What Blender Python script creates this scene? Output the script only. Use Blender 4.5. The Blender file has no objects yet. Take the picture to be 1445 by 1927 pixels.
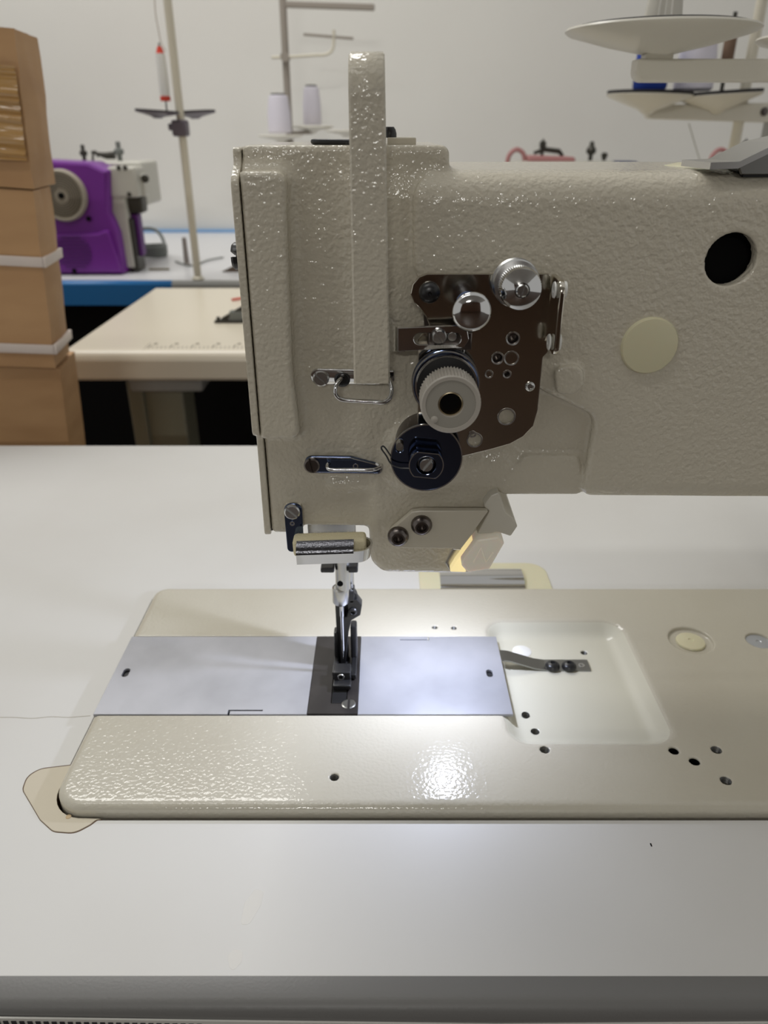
import bpy, bmesh, math, random
import numpy as np
from mathutils import Vector, Matrix

sc = bpy.context.scene
# ------------------------------------------------------------------ camera, light, exposure
# All measurements below are millimetres: X right, Y away from the camera, Z up with the machine bed at 0.
FPX = 1400.0                                   # focal length in pixels of the 1445 x 1927 frame
TH = math.atan((963.5 - 247.0) / FPX)          # downward pitch
CAMH = 266.0                                   # camera above the machine bed
ZB = 0.778                                     # bed height above the floor in metres
CT, ST = math.cos(TH), math.sin(TH)

cam_d = bpy.data.cameras.new('camera')
cam_d.sensor_fit = 'VERTICAL'
cam_d.sensor_height = 36.0
cam_d.sensor_width = 27.0
cam_d.lens = FPX / 1927.0 * 36.0
cam_d.clip_start = 0.01
cam_d.clip_end = 50
cam_d.dof.use_dof = True
cam_d.dof.focus_distance = 0.305
cam_d.dof.aperture_fstop = 13.0
cam = bpy.data.objects.new('camera', cam_d)
cam.location = (0, 0, ZB + CAMH * 0.001)
cam.rotation_euler = (math.pi / 2 - TH, 0, 0)
sc.collection.objects.link(cam)
sc.camera = cam

world = bpy.data.worlds.new('room_air')
world.use_nodes = True
bg = world.node_tree.nodes['Background']
bg.inputs[0].default_value = (1.0, 0.99, 0.955, 1)
bg.inputs[1].default_value = 0.58
sc.world = world


def area(name, loc, size, power, color, target=None, size_y=None):
    l = bpy.data.lights.new(name, 'AREA')
    l.energy = power
    l.color = color
    l.shape = 'RECTANGLE'
    l.size = size
    l.size_y = size_y or size
    o = bpy.data.objects.new(name, l)
    o.location = loc
    if target is not None:
        d = Vector(target) - Vector(loc)
        o.rotation_euler = d.to_track_quat('-Z', 'Y').to_euler()
    sc.collection.objects.link(o)
    return o


# ceiling tubes of the workshop
area('ceiling_tube_light', (-0.75, 1.5, 2.75), 1.3, 33, (1.0, 0.985, 0.945), None, 0.6)
area('ceiling_tube_light', (-0.75, -0.2, 2.75), 1.2, 7, (1.0, 0.985, 0.945), None, 0.10)
area('ceiling_tube_light', (-0.42, -4.6, 2.70), 0.85, 32, (1.0, 0.985, 0.945), (-0.03, 0.3, 1.0), 0.05)

sc.view_settings.view_transform = 'Standard'
sc.view_settings.look = 'None'
sc.view_settings.gamma = 1
sc.view_settings.use_curve_mapping = False
sc.view_settings.exposure = -0.42

# ------------------------------------------------------------------ helpers
random.seed(4)
RNG = np.random.default_rng(7)


def ray(px, py):
    u = (px - 722.5) / FPX
    v = -(py - 963.5) / FPX
    return u, CT + v * ST, -ST + v * CT


def F(px, py, Y):
    a, b, c = ray(px, py)
    t = Y / b
    return Vector((a * t, Y, CAMH + c * t))


def G(px, py, Z):
    a, b, c = ray(px, py)
    t = (Z - CAMH) / c
    return Vector((a * t, b * t, Z))


def XZ(pts, Y):
    return [(F(a, b, Y).x, F(a, b, Y).z) for a, b in pts]


def MM(n, p):                       # length of n pixels at point p, in mm
    return n * (p[1] * CT - (p[2] - CAMH) * ST) / FPX


ORG = {}


def wpt(p):
    return Vector((p[0] * 0.001, p[1] * 0.001, p[2] * 0.001 + ZB))


def tag(o, label=None, cat=None, group=None, kind=None):
    if label: o['label'] = label
    if cat: o['category'] = cat
    if group: o['group'] = group
    if kind: o['kind'] = kind
    return o


def thing(name, label, cat, base, group=None):
    o = bpy.data.objects.new(name, None)
    o.empty_display_size = 0.02
    w = wpt(base)
    o.location = w
    ORG[o] = w
    sc.collection.objects.link(o)
    return tag(o, label, cat, group)


def mk(name, geo, mat, parent=None, label=None, cat=None, group=None, kind=None, sharp=38, flat=False):
    """link geometry (mm) as ONE mesh object, origin at the middle of its underside"""
    v, f = geo
    v = np.asarray(v, dtype=np.float64).reshape(-1, 3) * 0.001
    v[:, 2] += ZB
    lo, hi = v.min(0), v.max(0)
    org = np.array([(lo[0] + hi[0]) / 2, (lo[1] + hi[1]) / 2, lo[2]])
    v -= org
    me = bpy.data.meshes.new(name)
    if isinstance(f, np.ndarray):
        n, k = f.shape
        me.vertices.add(len(v)); me.vertices.foreach_set('co', v.ravel())
        me.loops.add(n * k); me.loops.foreach_set('vertex_index', f.ravel().astype(np.int32))
        me.polygons.add(n); me.polygons.foreach_set('loop_start', np.arange(0, n * k, k, dtype=np.int32))
        me.update(calc_edges=True)
        me.validate()
    else:
        me.from_pydata([tuple(p) for p in v], [], f)
        me.update()
        bm = bmesh.new(); bm.from_mesh(me)
        bmesh.ops.recalc_face_normals(bm, faces=bm.faces)
        bm.to_mesh(me); bm.free()
    if not flat:
        sm = [True] * len(me.polygons)
        if not isinstance(f, np.ndarray):        # level faces stay flat, so bevels do not bend their shading
            sm = [max(abs(c) for c in p.normal) < 0.99995 for p in me.polygons]
        me.polygons.foreach_set('use_smooth', [True] * len(me.polygons))
        if sharp:
            me.set_sharp_from_angle(angle=math.radians(sharp))
        if not all(sm):
            me.polygons.foreach_set('use_smooth', sm)
            me.update()
    for m in (mat if isinstance(mat, (list, tuple)) else [mat]):
        me.materials.append(m)
    o = bpy.data.objects.new(name, me)
    sc.collection.objects.link(o)
    ow = Vector(org)
    ORG[o] = ow
    if parent is not None:
        o.parent = parent
        o.location = ow - ORG[parent]
    else:
        o.location = ow
    return tag(o, label, cat, group, kind)


def join(*gs):
    V, Fc = [], []
    for v, f in gs:
        k = len(V)
        V.extend([tuple(p) for p in v])
        Fc.extend([tuple(int(i) + k for i in q) for q in f])
    return V, Fc


def bm_geo(bm):
    bm.verts.ensure_lookup_table()
    bm.verts.index_update()
    r = [tuple(v.co) for v in bm.verts], [tuple(v.index for v in f.verts) for f in bm.faces]
    bm.free()
    return r


def box(x0, x1, y0, y1, z0, z1, b=0, seg=2):
    bm = bmesh.new()
    bmesh.ops.create_cube(bm, size=1)
    for v in bm.verts:
        v.co = Vector(((x0 + x1) / 2 + v.co.x * (x1 - x0), (y0 + y1) / 2 + v.co.y * (y1 - y0), (z0 + z1) / 2 + v.co.z * (z1 - z0)))
    if b:
        bmesh.ops.bevel(bm, geom=list(bm.edges), offset=b, segments=seg, profile=0.5, affect='EDGES')
    return bm_geo(bm)


def xf(geo, M):
    return [tuple(M @ Vector(p)) for p in geo[0]], geo[1]


def rot_about(geo, c, axis, ang):
    c = Vector(c)
    return xf(geo, Matrix.Translation(c) @ Matrix.Rotation(ang, 4, axis) @ Matrix.Translation(-c))


def basis(a):
    a = Vector(a).normalized()
    if abs(a.y) > 0.9:
        u = Vector((1, 0, 0))
    elif abs(a.z) > 0.9:
        u = Vector((1, 0, 0))
    else:
        u = Vector((0, 1, 0))
    u = (u - a * u.dot(a)).normalized()
    return u, a.cross(u).normalized(), a


def lathe(o, axis, prof, n=32, ribs=None):
    """prof: (r, t[, ribbed]) along axis from o; ribs=(count, depth)"""
    u, v, a = basis(axis)
    o = Vector(o)
    V, Fc, rings = [], [], []
    for p in prof:
        r, t = p[0], p[1]
        if r < 1e-6:
            V.append(o + a * t); rings.append([len(V) - 1]); continue
        ring = []
        for i in range(n):
            th = 2 * math.pi * i / n
            rr = r
            if ribs and len(p) > 2 and p[2]:
                rr = r - ribs[1] * (0.5 + 0.5 * math.cos(ribs[0] * th))
            V.append(o + u * (rr * math.cos(th)) + v * (rr * math.sin(th)) + a * t)
            ring.append(len(V) - 1)
        rings.append(ring)
    for A, B in zip(rings, rings[1:]):
        if len(A) == 1 and len(B) == 1: continue
        for i in range(n):
            j = (i + 1) % n
            if len(A) == 1: Fc.append((A[0], B[j], B[i]))
            elif len(B) == 1: Fc.append((A[i], A[j], B[0]))
            else: Fc.append((A[i], A[j], B[j], B[i]))
    if len(rings[0]) > 1: Fc.append(tuple(reversed(rings[0])))
    if len(rings[-1]) > 1: Fc.append(tuple(rings[-1]))
    return [tuple(p) for p in V], Fc


def ringlathe(o, axis, prof, n=32):
    """closed profile (torus like)"""
    u, v, a = basis(axis); o = Vector(o)
    V, Fc = [], []
    m = len(prof)
    for i in range(n):
        th = 2 * math.pi * i / n
        for r, t in prof:
            V.append(tuple(o + u * (r * math.cos(th)) + v * (r * math.sin(th)) + a * t))
    for i in range(n):
        for k in range(m):
            a0, b0 = i * m + k, i * m + (k + 1) % m
            a1, b1 = ((i + 1) % n) * m + k, ((i + 1) % n) * m + (k + 1) % m
            Fc.append((a0, a1, b1, b0))
    return V, Fc


def cyl(p0, p1, r, n=20, r1=None):
    p0, p1 = Vector(p0), Vector(p1)
    return lathe(p0, p1 - p0, [(r, 0), (r if r1 is None else r1, (p1 - p0).length)], n)


def smooth_path(pts, n=6):
    P = [Vector(p) for p in pts]
    P = [P[0] * 2 - P[1]] + P + [P[-1] * 2 - P[-2]]
    out = []
    for i in range(1, len(P) - 2):
        for k in range(n):
            t = k / n
            a, b, c, d = P[i - 1], P[i], P[i + 1], P[i + 2]
            out.append(0.5 * ((2 * b) + (c - a) * t + (2 * a - 5 * b + 4 * c - d) * t * t + (3 * b - a - 3 * c + d) * t ** 3))
    out.append(P[-2])
    return out


def tube(pts, r, n=10, flat=None):
    """r radius or list; flat=(dirvec, ratio): elliptic section widened along dirvec"""
    P = [Vector(p) for p in pts]
    V, Fc = [], []
    ref = None
    for i, p in enumerate(P):
        t = (P[min(i + 1, len(P) - 1)] - P[max(i - 1, 0)]).normalized()
        if ref is None:
            ref = Vector((0, 1, 0)) if abs(t.y) < 0.9 else Vector((1, 0, 0))
        if flat: ref = Vector(flat[0])
        u = (ref - t * ref.dot(t)).normalized()
        w = t.cross(u)
        ref = u
        rr = r[i] if isinstance(r, (list, tuple)) else r
        for k in range(n):
            th = 2 * math.pi * k / n
            V.append(tuple(p + u * (rr * (flat[1] if flat else 1) * math.cos(th)) + w * (rr * math.sin(th))))
    for i in range(len(P) - 1):
        for k in range(n):
            j = (k + 1) % n
            Fc.append((i * n + k, i * n + j, (i + 1) * n + j, (i + 1) * n + k))
    Fc.append(tuple(range(n - 1, -1, -1)))
    Fc.append(tuple(range((len(P) - 1) * n, len(P) * n)))
    return V, Fc


def rpoly(pts, r, seg=6):
    """fillet polygon corners; r a number or a list"""
    out = []
    n = len(pts)
    for i in range(n):
        p0, p1, p2 = Vector(pts[i - 1]).to_2d(), Vector(pts[i]).to_2d(), Vector(pts[(i + 1) % n]).to_2d()
        rr = r[i] if isinstance(r, (list, tuple)) else r
        a, b = p0 - p1, p2 - p1
        la, lb = a.length, b.length
        if rr <= 0 or la < 1e-6 or lb < 1e-6:
            out.append(tuple(p1)); continue
        a /= la; b /= lb
        ang = math.acos(max(-1, min(1, a.dot(b))))
        if ang > math.pi - 0.02:
            out.append(tuple(p1)); continue
        d = min(rr / math.tan(ang / 2), la * 0.49, lb * 0.49)
        rr2 = d * math.tan(ang / 2)
        c = p1 + (a + b).normalized() * (rr2 / math.sin(ang / 2))
        s, e = p1 + a * d - c, p1 + b * d - c
        a0 = math.atan2(s.y, s.x); a1 = math.atan2(e.y, e.x)
        da = (a1 - a0 + math.pi) % (2 * math.pi) - math.pi
        for k in range(seg + 1):
            th = a0 + da * k / seg
            out.append((c.x + rr2 * math.cos(th), c.y + rr2 * math.sin(th)))
    return out


def circ(x, y, r, n=24):
    return [(x + r * math.cos(2 * math.pi * i / n), y + r * math.sin(2 * math.pi * i / n)) for i in range(n)]


def slab(outer, holes, t, b=0.0):
    """flat sheet (u, v, w) with w in 0..t, cut-outs and a small edge bevel"""
    cu = bpy.data.curves.new('tmp', 'CURVE')
    cu.dimensions = '2D'; cu.fill_mode = 'BOTH'
    cu.extrude = t / 2 - b; cu.bevel_depth = b; cu.bevel_resolution = 1; cu.offset = -b
    for pl in [outer] + list(holes):
        s = cu.splines.new('POLY'); s.points.add(len(pl) - 1)
        for q, p in zip(s.points, pl): q.co = (p[0], p[1], 0, 1)
        s.use_cyclic_u = True
    ob = bpy.data.objects.new('tmp', cu)
    me = bpy.data.meshes.new_from_object(ob)
    bm = bmesh.new(); bm.from_mesh(me)
    bmesh.ops.remove_doubles(bm, verts=bm.verts, dist=1e-4)
    for v in bm.verts: v.co.z += t / 2
    g = bm_geo(bm)
    bpy.data.objects.remove(ob); bpy.data.curves.remove(cu); bpy.data.meshes.remove(me)
    return g


def slabY(outer, holes, y0, y1, b=0.0):         # outline in (X, Z), thickness along Y
    v, f = slab(outer, holes, y1 - y0, b)
    return [(p[0], y0 + p[2], p[1]) for p in v], f


def slabZ(outer, holes, z0, z1, b=0.0):         # outline in (X, Y)
    v, f = slab(outer, holes, z1 - z0, b)
    return [(p[0], p[1], z0 + p[2]) for p in v], f


def slabX(outer, holes, x0, x1, b=0.0):         # outline in (Y, Z)
    v, f = slab(outer, holes, x1 - x0, b)
    return [(x0 + p[2], p[0], p[1]) for p in v], f


def screw(o, axis, r, h, slot=0.6, w=0.22, dome=0.25):
    """slotted screw head: base disc plus two cheeks either side of the slot"""
    u, v, a = basis(axis); o = Vector(o)
    g = [lathe(o, axis, [(r, 0), (r, h * 0.45)], 24)]
    cs, sn = math.cos(slot), math.sin(slot)
    hw = w * r
    for s in (-1, 1):
        arc = []
        a0 = math.asin(hw / r)
        for k in range(13):
            th = a0 + (math.pi - 2 * a0) * k / 12
            arc.append((r * math.cos(th), r * math.sin(th)))
        V, n = [], len(arc)
        for t, q in ((h * 0.4, 1), (h * (1 - dome), 1), (h, 0.8)):
            for x, y in arc:
                x, y = x * q, hw + (y - hw) * q
                x, y = s * x, s * y
                X, Y = x * cs - y * sn, x * sn + y * cs
                V.append(tuple(o + u * X + v * Y + a * t))
        Fc = [tuple(range(n)), tuple(range(2 * n, 3 * n))]
        for L in (0, 1):
            for i in range(n):
                j = (i + 1) % n
                Fc.append((L * n + i, L * n + j, (L + 1) * n + j, (L + 1) * n + i))
        g.append((V, Fc))
    return join(*g)


def socket_screw(o, axis, r, h, hole=0.42):
    return join(lathe(o, axis, [(r, 0), (r, h * .35), (r * .86, h * .75), (r * .62, h), (r * hole * 1.1, h), (r * hole, h * .9), (r * hole, h * .25), (0, h * .25)], 24))


# ---- signed distance modelling for the castings
def sdpoly(pts, X, Z):
    P = np.asarray(pts, dtype=np.float32)
    d = np.full(np.broadcast(X, Z).shape, 1e9, dtype=np.float32)
    s = np.ones_like(d)
    n = len(P)
    for i in range(n):
        a, b = P[i], P[i - 1]
        e = b - a
        wx, wz = X - a[0], Z - a[1]
        t = np.clip((wx * e[0] + wz * e[1]) / max(float(e @ e), 1e-9), 0, 1)
        d = np.minimum(d, (wx - e[0] * t) ** 2 + (wz - e[1] * t) ** 2)
        c1, c2, c3 = Z >= a[1], Z < b[1], e[0] * wz > e[1] * wx
        s = np.where((c1 & c2 & c3) | (~c1 & ~c2 & ~c3), -s, s)
    return s * np.sqrt(d)


def extrude(d2, dy, r):
    a, b = d2 + r, dy + r
    return np.minimum(np.maximum(a, b), 0) + np.hypot(np.maximum(a, 0), np.maximum(b, 0)) - r


def smin(a, b, k):
    h = np.clip(0.5 + 0.5 * (b - a) / k, 0, 1)
    return b * (1 - h) + a * h - k * h * (1 - h)


def smax(a, b, k):
    return -smin(-a, -b, k)


def surface_nets(S, x0, h):
    """quads of the zero surface of a sampled distance field"""
    S = S.astype(np.float32)
    neg = S < 0
    nx, ny, nz = S.shape
    c = np.zeros((nx - 1, ny - 1, nz - 1), dtype=np.uint8)
    for i in (0, 1):
        for j in (0, 1):
            for k in (0, 1):
                c += neg[i:nx - 1 + i, j:ny - 1 + j, k:nz - 1 + k]
    act = np.argwhere((c > 0) & (c < 8))
    idx = np.full(c.shape, -1, dtype=np.int32)
    idx[act[:, 0], act[:, 1], act[:, 2]] = np.arange(len(act))
    acc = np.zeros((len(act), 3), dtype=np.float64); cnt = np.zeros(len(act))
    cor = [(i, j, k) for i in (0, 1) for j in (0, 1) for k in (0, 1)]
    val = {q: S[act[:, 0] + q[0], act[:, 1] + q[1], act[:, 2] + q[2]] for q in cor}
    for p in cor:
        for ax in range(3):
            if p[ax]: continue
            q = list(p); q[ax] = 1; q = tuple(q)
            a, b = val[p], val[q]
            m = (a < 0) != (b < 0)
            t = np.where(m, a / np.where(m, a - b, 1), 0)
            for z in range(3):
                acc[:, z] += np.where(m, p[z] + (t if z == ax else 0), 0)
            cnt += m
    V = (act + acc / cnt[:, None]) * h + np.asarray(x0)
    Q = []
    for ax in range(3):
        sl0 = [slice(1, -1)] * 3; sl1 = [slice(1, -1)] * 3
        sl0[ax] = slice(0, -1); sl1[ax] = slice(1, None)
        a, b = neg[tuple(sl0)], neg[tuple(sl1)]
        off = [1, 1, 1]; off[ax] = 0
        for flip in (False, True):
            e = np.argwhere((a & ~b) if not flip else (~a & b)) + off
            if not len(e): continue
            u, v = (ax + 1) % 3, (ax + 2) % 3
            du = np.zeros(3, int); du[u] = 1
            dv = np.zeros(3, int); dv[v] = 1
            g = lambda w: idx[w[:, 0], w[:, 1], w[:, 2]]
            quad = np.stack([g(e - du - dv), g(e - dv), g(e), g(e - du)], 1)
            if flip: quad = quad[:, ::-1]
            Q.append(quad)
    Q = np.concatenate(Q)
    Q = Q[(Q >= 0).all(1)]
    return V, Q


# ------------------------------------------------------------------ materials
def srgb(r, g, b):
    f = lambda c: (c / 255 / 12.92) if c / 255 <= 0.04045 else ((c / 255 + 0.055) / 1.055) ** 2.4
    return (f(r), f(g), f(b), 1)


def mat(name, col, rough=0.5, metal=0.0, bump=None, spec=0.5, var=None, coat=0.0, trans=0.0, emit=None, sss=0.0, aniso=None):
    m = bpy.data.materials.new(name)
    m.use_nodes = True
    nt = m.node_tree
    p = nt.nodes['Principled BSDF']
    p.inputs['Base Color'].default_value = col
    p.inputs['Roughness'].default_value = rough
    p.inputs['Metallic'].default_value = metal
    p.inputs['Specular IOR Level'].default_value = spec
    p.inputs['Coat Weight'].default_value = coat
    p.inputs['Coat Roughness'].default_value = 0.08
    p.inputs['Transmission Weight'].default_value = trans
    if sss:
        p.inputs['Subsurface Weight'].default_value = sss
        p.inputs['Subsurface Scale'].default_value = 0.004
    if emit:
        p.inputs['Emission Color'].default_value = emit[0]
        p.inputs['Emission Strength'].default_value = emit[1]
    tc = nt.nodes.new('ShaderNodeTexCoord')
    if bump:
        sc_, dist, strength = bump[:3]
        nz = nt.nodes.new('ShaderNodeTexNoise')
        nz.inputs['Scale'].default_value = sc_
        nz.inputs['Detail'].default_value = bump[3] if len(bump) > 3 else 1.0
        nz.inputs['Roughness'].default_value = 0.45
        if len(bump) > 4:
            mp = nt.nodes.new('ShaderNodeMapping')
            mp.inputs['Scale'].default_value = bump[4]
            nt.links.new(tc.outputs['Object'], mp.inputs[0]); nt.links.new(mp.outputs[0], nz.inputs['Vector'])
        else:
            nt.links.new(tc.outputs['Object'], nz.inputs['Vector'])
        bn = nt.nodes.new('ShaderNodeBump')
        bn.inputs['Distance'].default_value = dist
        bn.inputs['Strength'].default_value = strength
        nt.links.new(nz.outputs['Fac'], bn.inputs['Height'])
        nt.links.new(bn.outputs['Normal'], p.inputs['Normal'])
    if var:                         # (scale, colour2, low, high[, mapping scale])
        n2 = nt.nodes.new('ShaderNodeTexNoise')
        n2.inputs['Scale'].default_value = var[0]
        n2.inputs['Detail'].default_value = 4
        if len(var) > 4:
            mp = nt.nodes.new('ShaderNodeMapping'); mp.inputs['Scale'].default_value = var[4]
            nt.links.new(tc.outputs['Object'], mp.inputs[0]); nt.links.new(mp.outputs[0], n2.inputs['Vector'])
        else:
            nt.links.new(tc.outputs['Object'], n2.inputs['Vector'])
        rp = nt.nodes.new('ShaderNodeValToRGB')
        rp.color_ramp.elements[0].position = var[2]; rp.color_ramp.elements[0].color = col
        rp.color_ramp.elements[1].position = var[3]; rp.color_ramp.elements[1].color = var[1]
        nt.links.new(n2.outputs['Fac'], rp.inputs[0])
        nt.links.new(rp.outputs[0], p.inputs['Base Color'])
    return m


PAINT = mat('hammered_cream_paint', srgb(203, 196, 179), 0.11, bump=(600, 0.0009, 0.60, 0.9), spec=0.5)
PAINT2 = mat('bed_cream_paint', srgb(196, 191, 176), 0.13, bump=(600, 0.0005, 0.36, 0.8), spec=0.5, var=(14, srgb(191, 185, 169), .45, .75))
TRAYP = mat('smooth_cream_paint', srgb(206, 203, 187), 0.2, bump=(160, 0.0003, .2))
PLATEP = mat('smooth_plate_paint', srgb(196, 189, 172), 0.3, bump=(900, 0.0002, .25))
CHROME = mat('chrome', (0.66, 0.66, 0.66, 1), 0.07, 1.0)
MIRROR = mat('polished_tension_plate', (0.62, 0.58, 0.50, 1), 0.13, 1.0)
NAVYREFL = mat('polished_steel_navy_reflection', (0.10, 0.13, 0.22, 1), 0.10, 1.0)  # chrome with a dark navy reflection put into its base colour
STEEL = mat('satin_steel', (0.60, 0.60, 0.59, 1), 0.26, 1.0)
BRUSHED = mat('brushed_slide_plate', (0.40, 0.405, 0.44, 1), 0.36, 0.38, bump=(900, 0.00003, .3, 2, (1, 30, 1)), var=(26, (0.31, 0.315, 0.34, 1), .4, .75))
BLACK = mat('black_oxide_steel', (0.012, 0.012, 0.013, 1), 0.32, 0.0, spec=.6)
NPLATE = mat('dark_needle_plate', (0.022, 0.019, 0.018, 1), 0.36, 0.3, var=(60, (0.04, 0.035, 0.033, 1), .4, .7))
GUN = mat('gunmetal_screw', (0.16, 0.14, 0.13, 1), 0.28, 1.0)
DARK = mat('dark_void', (0.004, 0.004, 0.004, 1), 0.8, spec=.1)
SPRING = mat('grey_spring_steel', (0.30, 0.30, 0.29, 1), 0.3, 1.0)
GREYPL = mat('grey_plastic_knob', srgb(178, 172, 162), 0.42)
GREYPL2 = mat('grey_plastic_knob_cap', srgb(158, 154, 144), 0.38)
BRASS = mat('brass', (0.6, 0.5, 0.33, 1), 0.25, 1.0)
CREAMPL = mat('cream_plastic', srgb(216, 210, 178), 0.3, sss=0.1)
LAMPPL = mat('lamp_cream_plastic', srgb(205, 200, 186), 0.35)
WHITEPL = mat('white_plastic', srgb(232, 232, 228), 0.35)
FELT = mat('cream_felt', srgb(226, 216, 182), 0.95, bump=(1500, 0.0006, .8, 3), spec=.1)

# ------------------------------------------------------------------ the room
WALL = mat('matt_wall_paint', srgb(220, 218, 212), 0.7, bump=(60, 0.001, .1, 3), var=(1.2, srgb(213, 210, 204), .4, .7))
FLOORM = mat('dark_brown_floor', srgb(74, 55, 42), 0.45, var=(3, srgb(58, 42, 32), .4, .7))
BROWNW = mat('brown_wood_panelling', srgb(88, 58, 36), 0.6)
TZ = -6.0                                        # table top
FZ = -ZB * 1000
mk('floor', box(-3200, 3200, -6560, 2420, FZ - 30, FZ), FLOORM, kind='structure')
mk('wall_back', box(-3200, 3200, 2400, 2460, FZ, 2000), WALL, kind='structure')
mk('wall_front', box(-3200, 3200, -6560, -6500, FZ, 2040), BROWNW, kind='structure')
mk('ceiling', box(-3200, 3200, -6560, -900, 2040, 2080), WALL, kind='structure')

# ------------------------------------------------------------------ the work table
LAMI = mat('white_laminate', srgb(214, 213, 210), 0.5, bump=(300, 0.00005, .15, 2), spec=.45, var=(6, srgb(208, 206, 202), .45, .75))
EDGE = mat('grey_rubber_edging', srgb(112, 111, 109), 0.42, bump=(900, 0.0002, .3, 3))
WOODE = mat('brown_cutout_edge', srgb(92, 66, 42), 0.6)
CUSH = mat('beige_rubber', srgb(203, 194, 174), 0.6, bump=(900, 0.0001, .2))
TICK = mat('black_print', (0.03, 0.03, 0.035, 1), 0.5)
STRIPW = mat('white_print_strip', srgb(214, 212, 205), 0.4)
TUBEG = mat('grey_painted_steel', srgb(150, 150, 146), 0.4)

Y_BACK, Y_LIP = 673.0, 163.0
table = thing('sewing_table', 'white laminate sewing table with grey front edging under the cream sewing machine', 'table', (100, 420, FZ))
cut = rpoly([(-151.3, 231.5), (374, 231.5), (374, 414.5), (-151.3, 414.5)], [16, 8, 8, 9], 8)
tt = mk('tabletop', slabZ([(-520, Y_LIP), (720, Y_LIP), (720, Y_BACK), (-520, Y_BACK)], [cut], TZ - 38, TZ, 0.3), [LAMI, WOODE], table, sharp=30)
for p in tt.data.polygons:                       # the raw board shows inside the cut-out
    if abs(p.normal.z) < 0.3:
        c = p.center + ORG[tt]
        if c.y > 0.2 and c.y < 0.5 and -0.3 < c.x < 0.5: p.material_index = 1
prof = [(163, TZ), (157.5, TZ - .1), (154.6, TZ - 1.0), (152.6, TZ - 3.4), (152.0, TZ - 8), (152.0, TZ - 38), (163, TZ - 38)]
n = len(prof)
g = ([(x, y, z) for x in (-520, 720) for y, z in prof], [tuple(range(n)), tuple(range(n, 2 * n))] + [(i, (i + 1) % n, n + (i + 1) % n, n + i) for i in range(n)])
mk('edge_band', g, EDGE, table, 'grey rubber front edging', sharp=40)
def strip_z(x):                                  # the stuck-on strip sags a little in the middle
    return float(np.interp(x, [-520, -139, -60, 40, 139, 720], [-9.5, -10.8, -12.9, -15.2, -13.9, -12.5]))
sx_ = [-520, -300, -139, -100, -60, -10, 40, 90, 139, 400, 720]
V = [(x, y, strip_z(x) + o_) for x in sx_ for y, o_ in ((151.4, 0), (152.0, 0), (152.0, -15), (151.4, -15))]
Fc = [(0, 1, 2, 3), tuple(range(len(V) - 4, len(V)))] + [(i * 4 + k, i * 4 + (k + 1) % 4, i * 4 + 4 + (k + 1) % 4, i * 4 + 4 + k) for i in range(len(sx_) - 1) for k in range(4)]
strip = mk('scale_strip', (V, Fc), STRIPW, table, 'white scale strip with black blocks on the front edge')
gs = []
for k in range(160):
    x = -516 + k * 2.83
    z = strip_z(x)
    gs.append(box(x, x + 1.7, 151.15, 151.4, z - 9, z - 1.5))
mk('scale_mark', join(*gs), TICK, strip, kind='stuff', flat=True)
# raised seam in the laminate, left of the machine
sp = [G(px, py, TZ) for px, py in ((-60, 1351), (20, 1350), (60, 1352), (95, 1349), (130, 1350), (170, 1347))]
mk('laminate_seam', tube(smooth_path([(p.x, p.y, TZ - 0.12) for p in sp], 5), 0.28, 6), mat('seam_dirt', srgb(178, 172, 160), .6), table, 'worn seam line')
# rubber corner cushion let into the board at the bed's near corner
cp = [(122, 1441), (108, 1444), (76, 1448), (52, 1462), (43, 1487), (76, 1543), (100, 1565), (140, 1568), (170, 1552), (186, 1531), (196, 1527)]
cpt = [(G(a, b, TZ).x, G(a, b, TZ).y) for a, b in cp]
cpt[0] = (-150.6, cpt[0][1]); cpt[1] = (min(cpt[1][0], -151), cpt[1][1]); cpt[-1] = (cpt[-1][0], 232.0); cpt[-2] = (cpt[-2][0], min(cpt[-2][1], 231.5))
for k in range(11):                              # concave side follows the bed's rounded corner
    a = math.radians(275 - k * 10.5)
    cpt.append((-134.3 + 16.3 * math.cos(a), 248.6 + 16.3 * math.sin(a)))
cpt = rpoly(cpt, [0, 2, 7, 7, 7, 7, 7, 7, 7, 4, 0] + [0] * 11, 5)
cu_ = mk('corner_cushion', slabZ(cpt, [], TZ - .6, TZ + .35, .2), CUSH, table, 'beige rubber corner cushion at the front left bed corner')
cc = np.mean(cpt, axis=0)
mk('cushion_gap', slabZ([((cc[0] + (x - cc[0]) * 1.03, cc[1] + (y - cc[1]) * 1.03) if math.hypot(x + 134.3, y - 248.6) > 17.5 else (x, y)) for x, y in cpt], [], TZ - .5, TZ + .05), WOODE, cu_)
pd = G(129, 1537, TZ + .35)
mk('cushion_pin', lathe(pd, (0, 0, 1), [(1.2, -.2), (1.2, .12), (0.8, .2), (0, .2)], 14), mat('tan_pin', srgb(190, 165, 125), .5), cu_)
# hinge behind the bed
hb = rpoly([(24, 414.6), (112, 414.6), (112, 450), (24, 450)], [2, 2, 13, 13], 8)
hg = mk('hinge_cushion', slabZ(hb, [], TZ - .6, TZ + 1.6, .5), CREAMPL, table, 'cream rubber hinge pocket behind the bed')
hy, hz, hr = 427.5, TZ + 1.5, 9.5
V, Fc = [], []
m_ = 16
for x in (37.5, 93.5):
    for k in range(m_ + 1):
        a = math.pi * k / m_
        V.append((x, hy - hr * 1.25 * math.cos(a), hz + hr * .55 * math.sin(a)))
Fc = [(k, k + 1, m_ + 2 + k, m_ + 1 + k) for k in range(m_)] + [tuple(range(m_ + 1)), tuple(range(m_ + 1, 2 * m_ + 2))]
mk('hinge_plate', (V, Fc), CHROME, hg, 'chrome hinge cover')
hy2 = [(G(440, 1800, TZ)), G(475, 1660, TZ), G(380, 1690, TZ), G(1225, 1590, TZ)]
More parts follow.
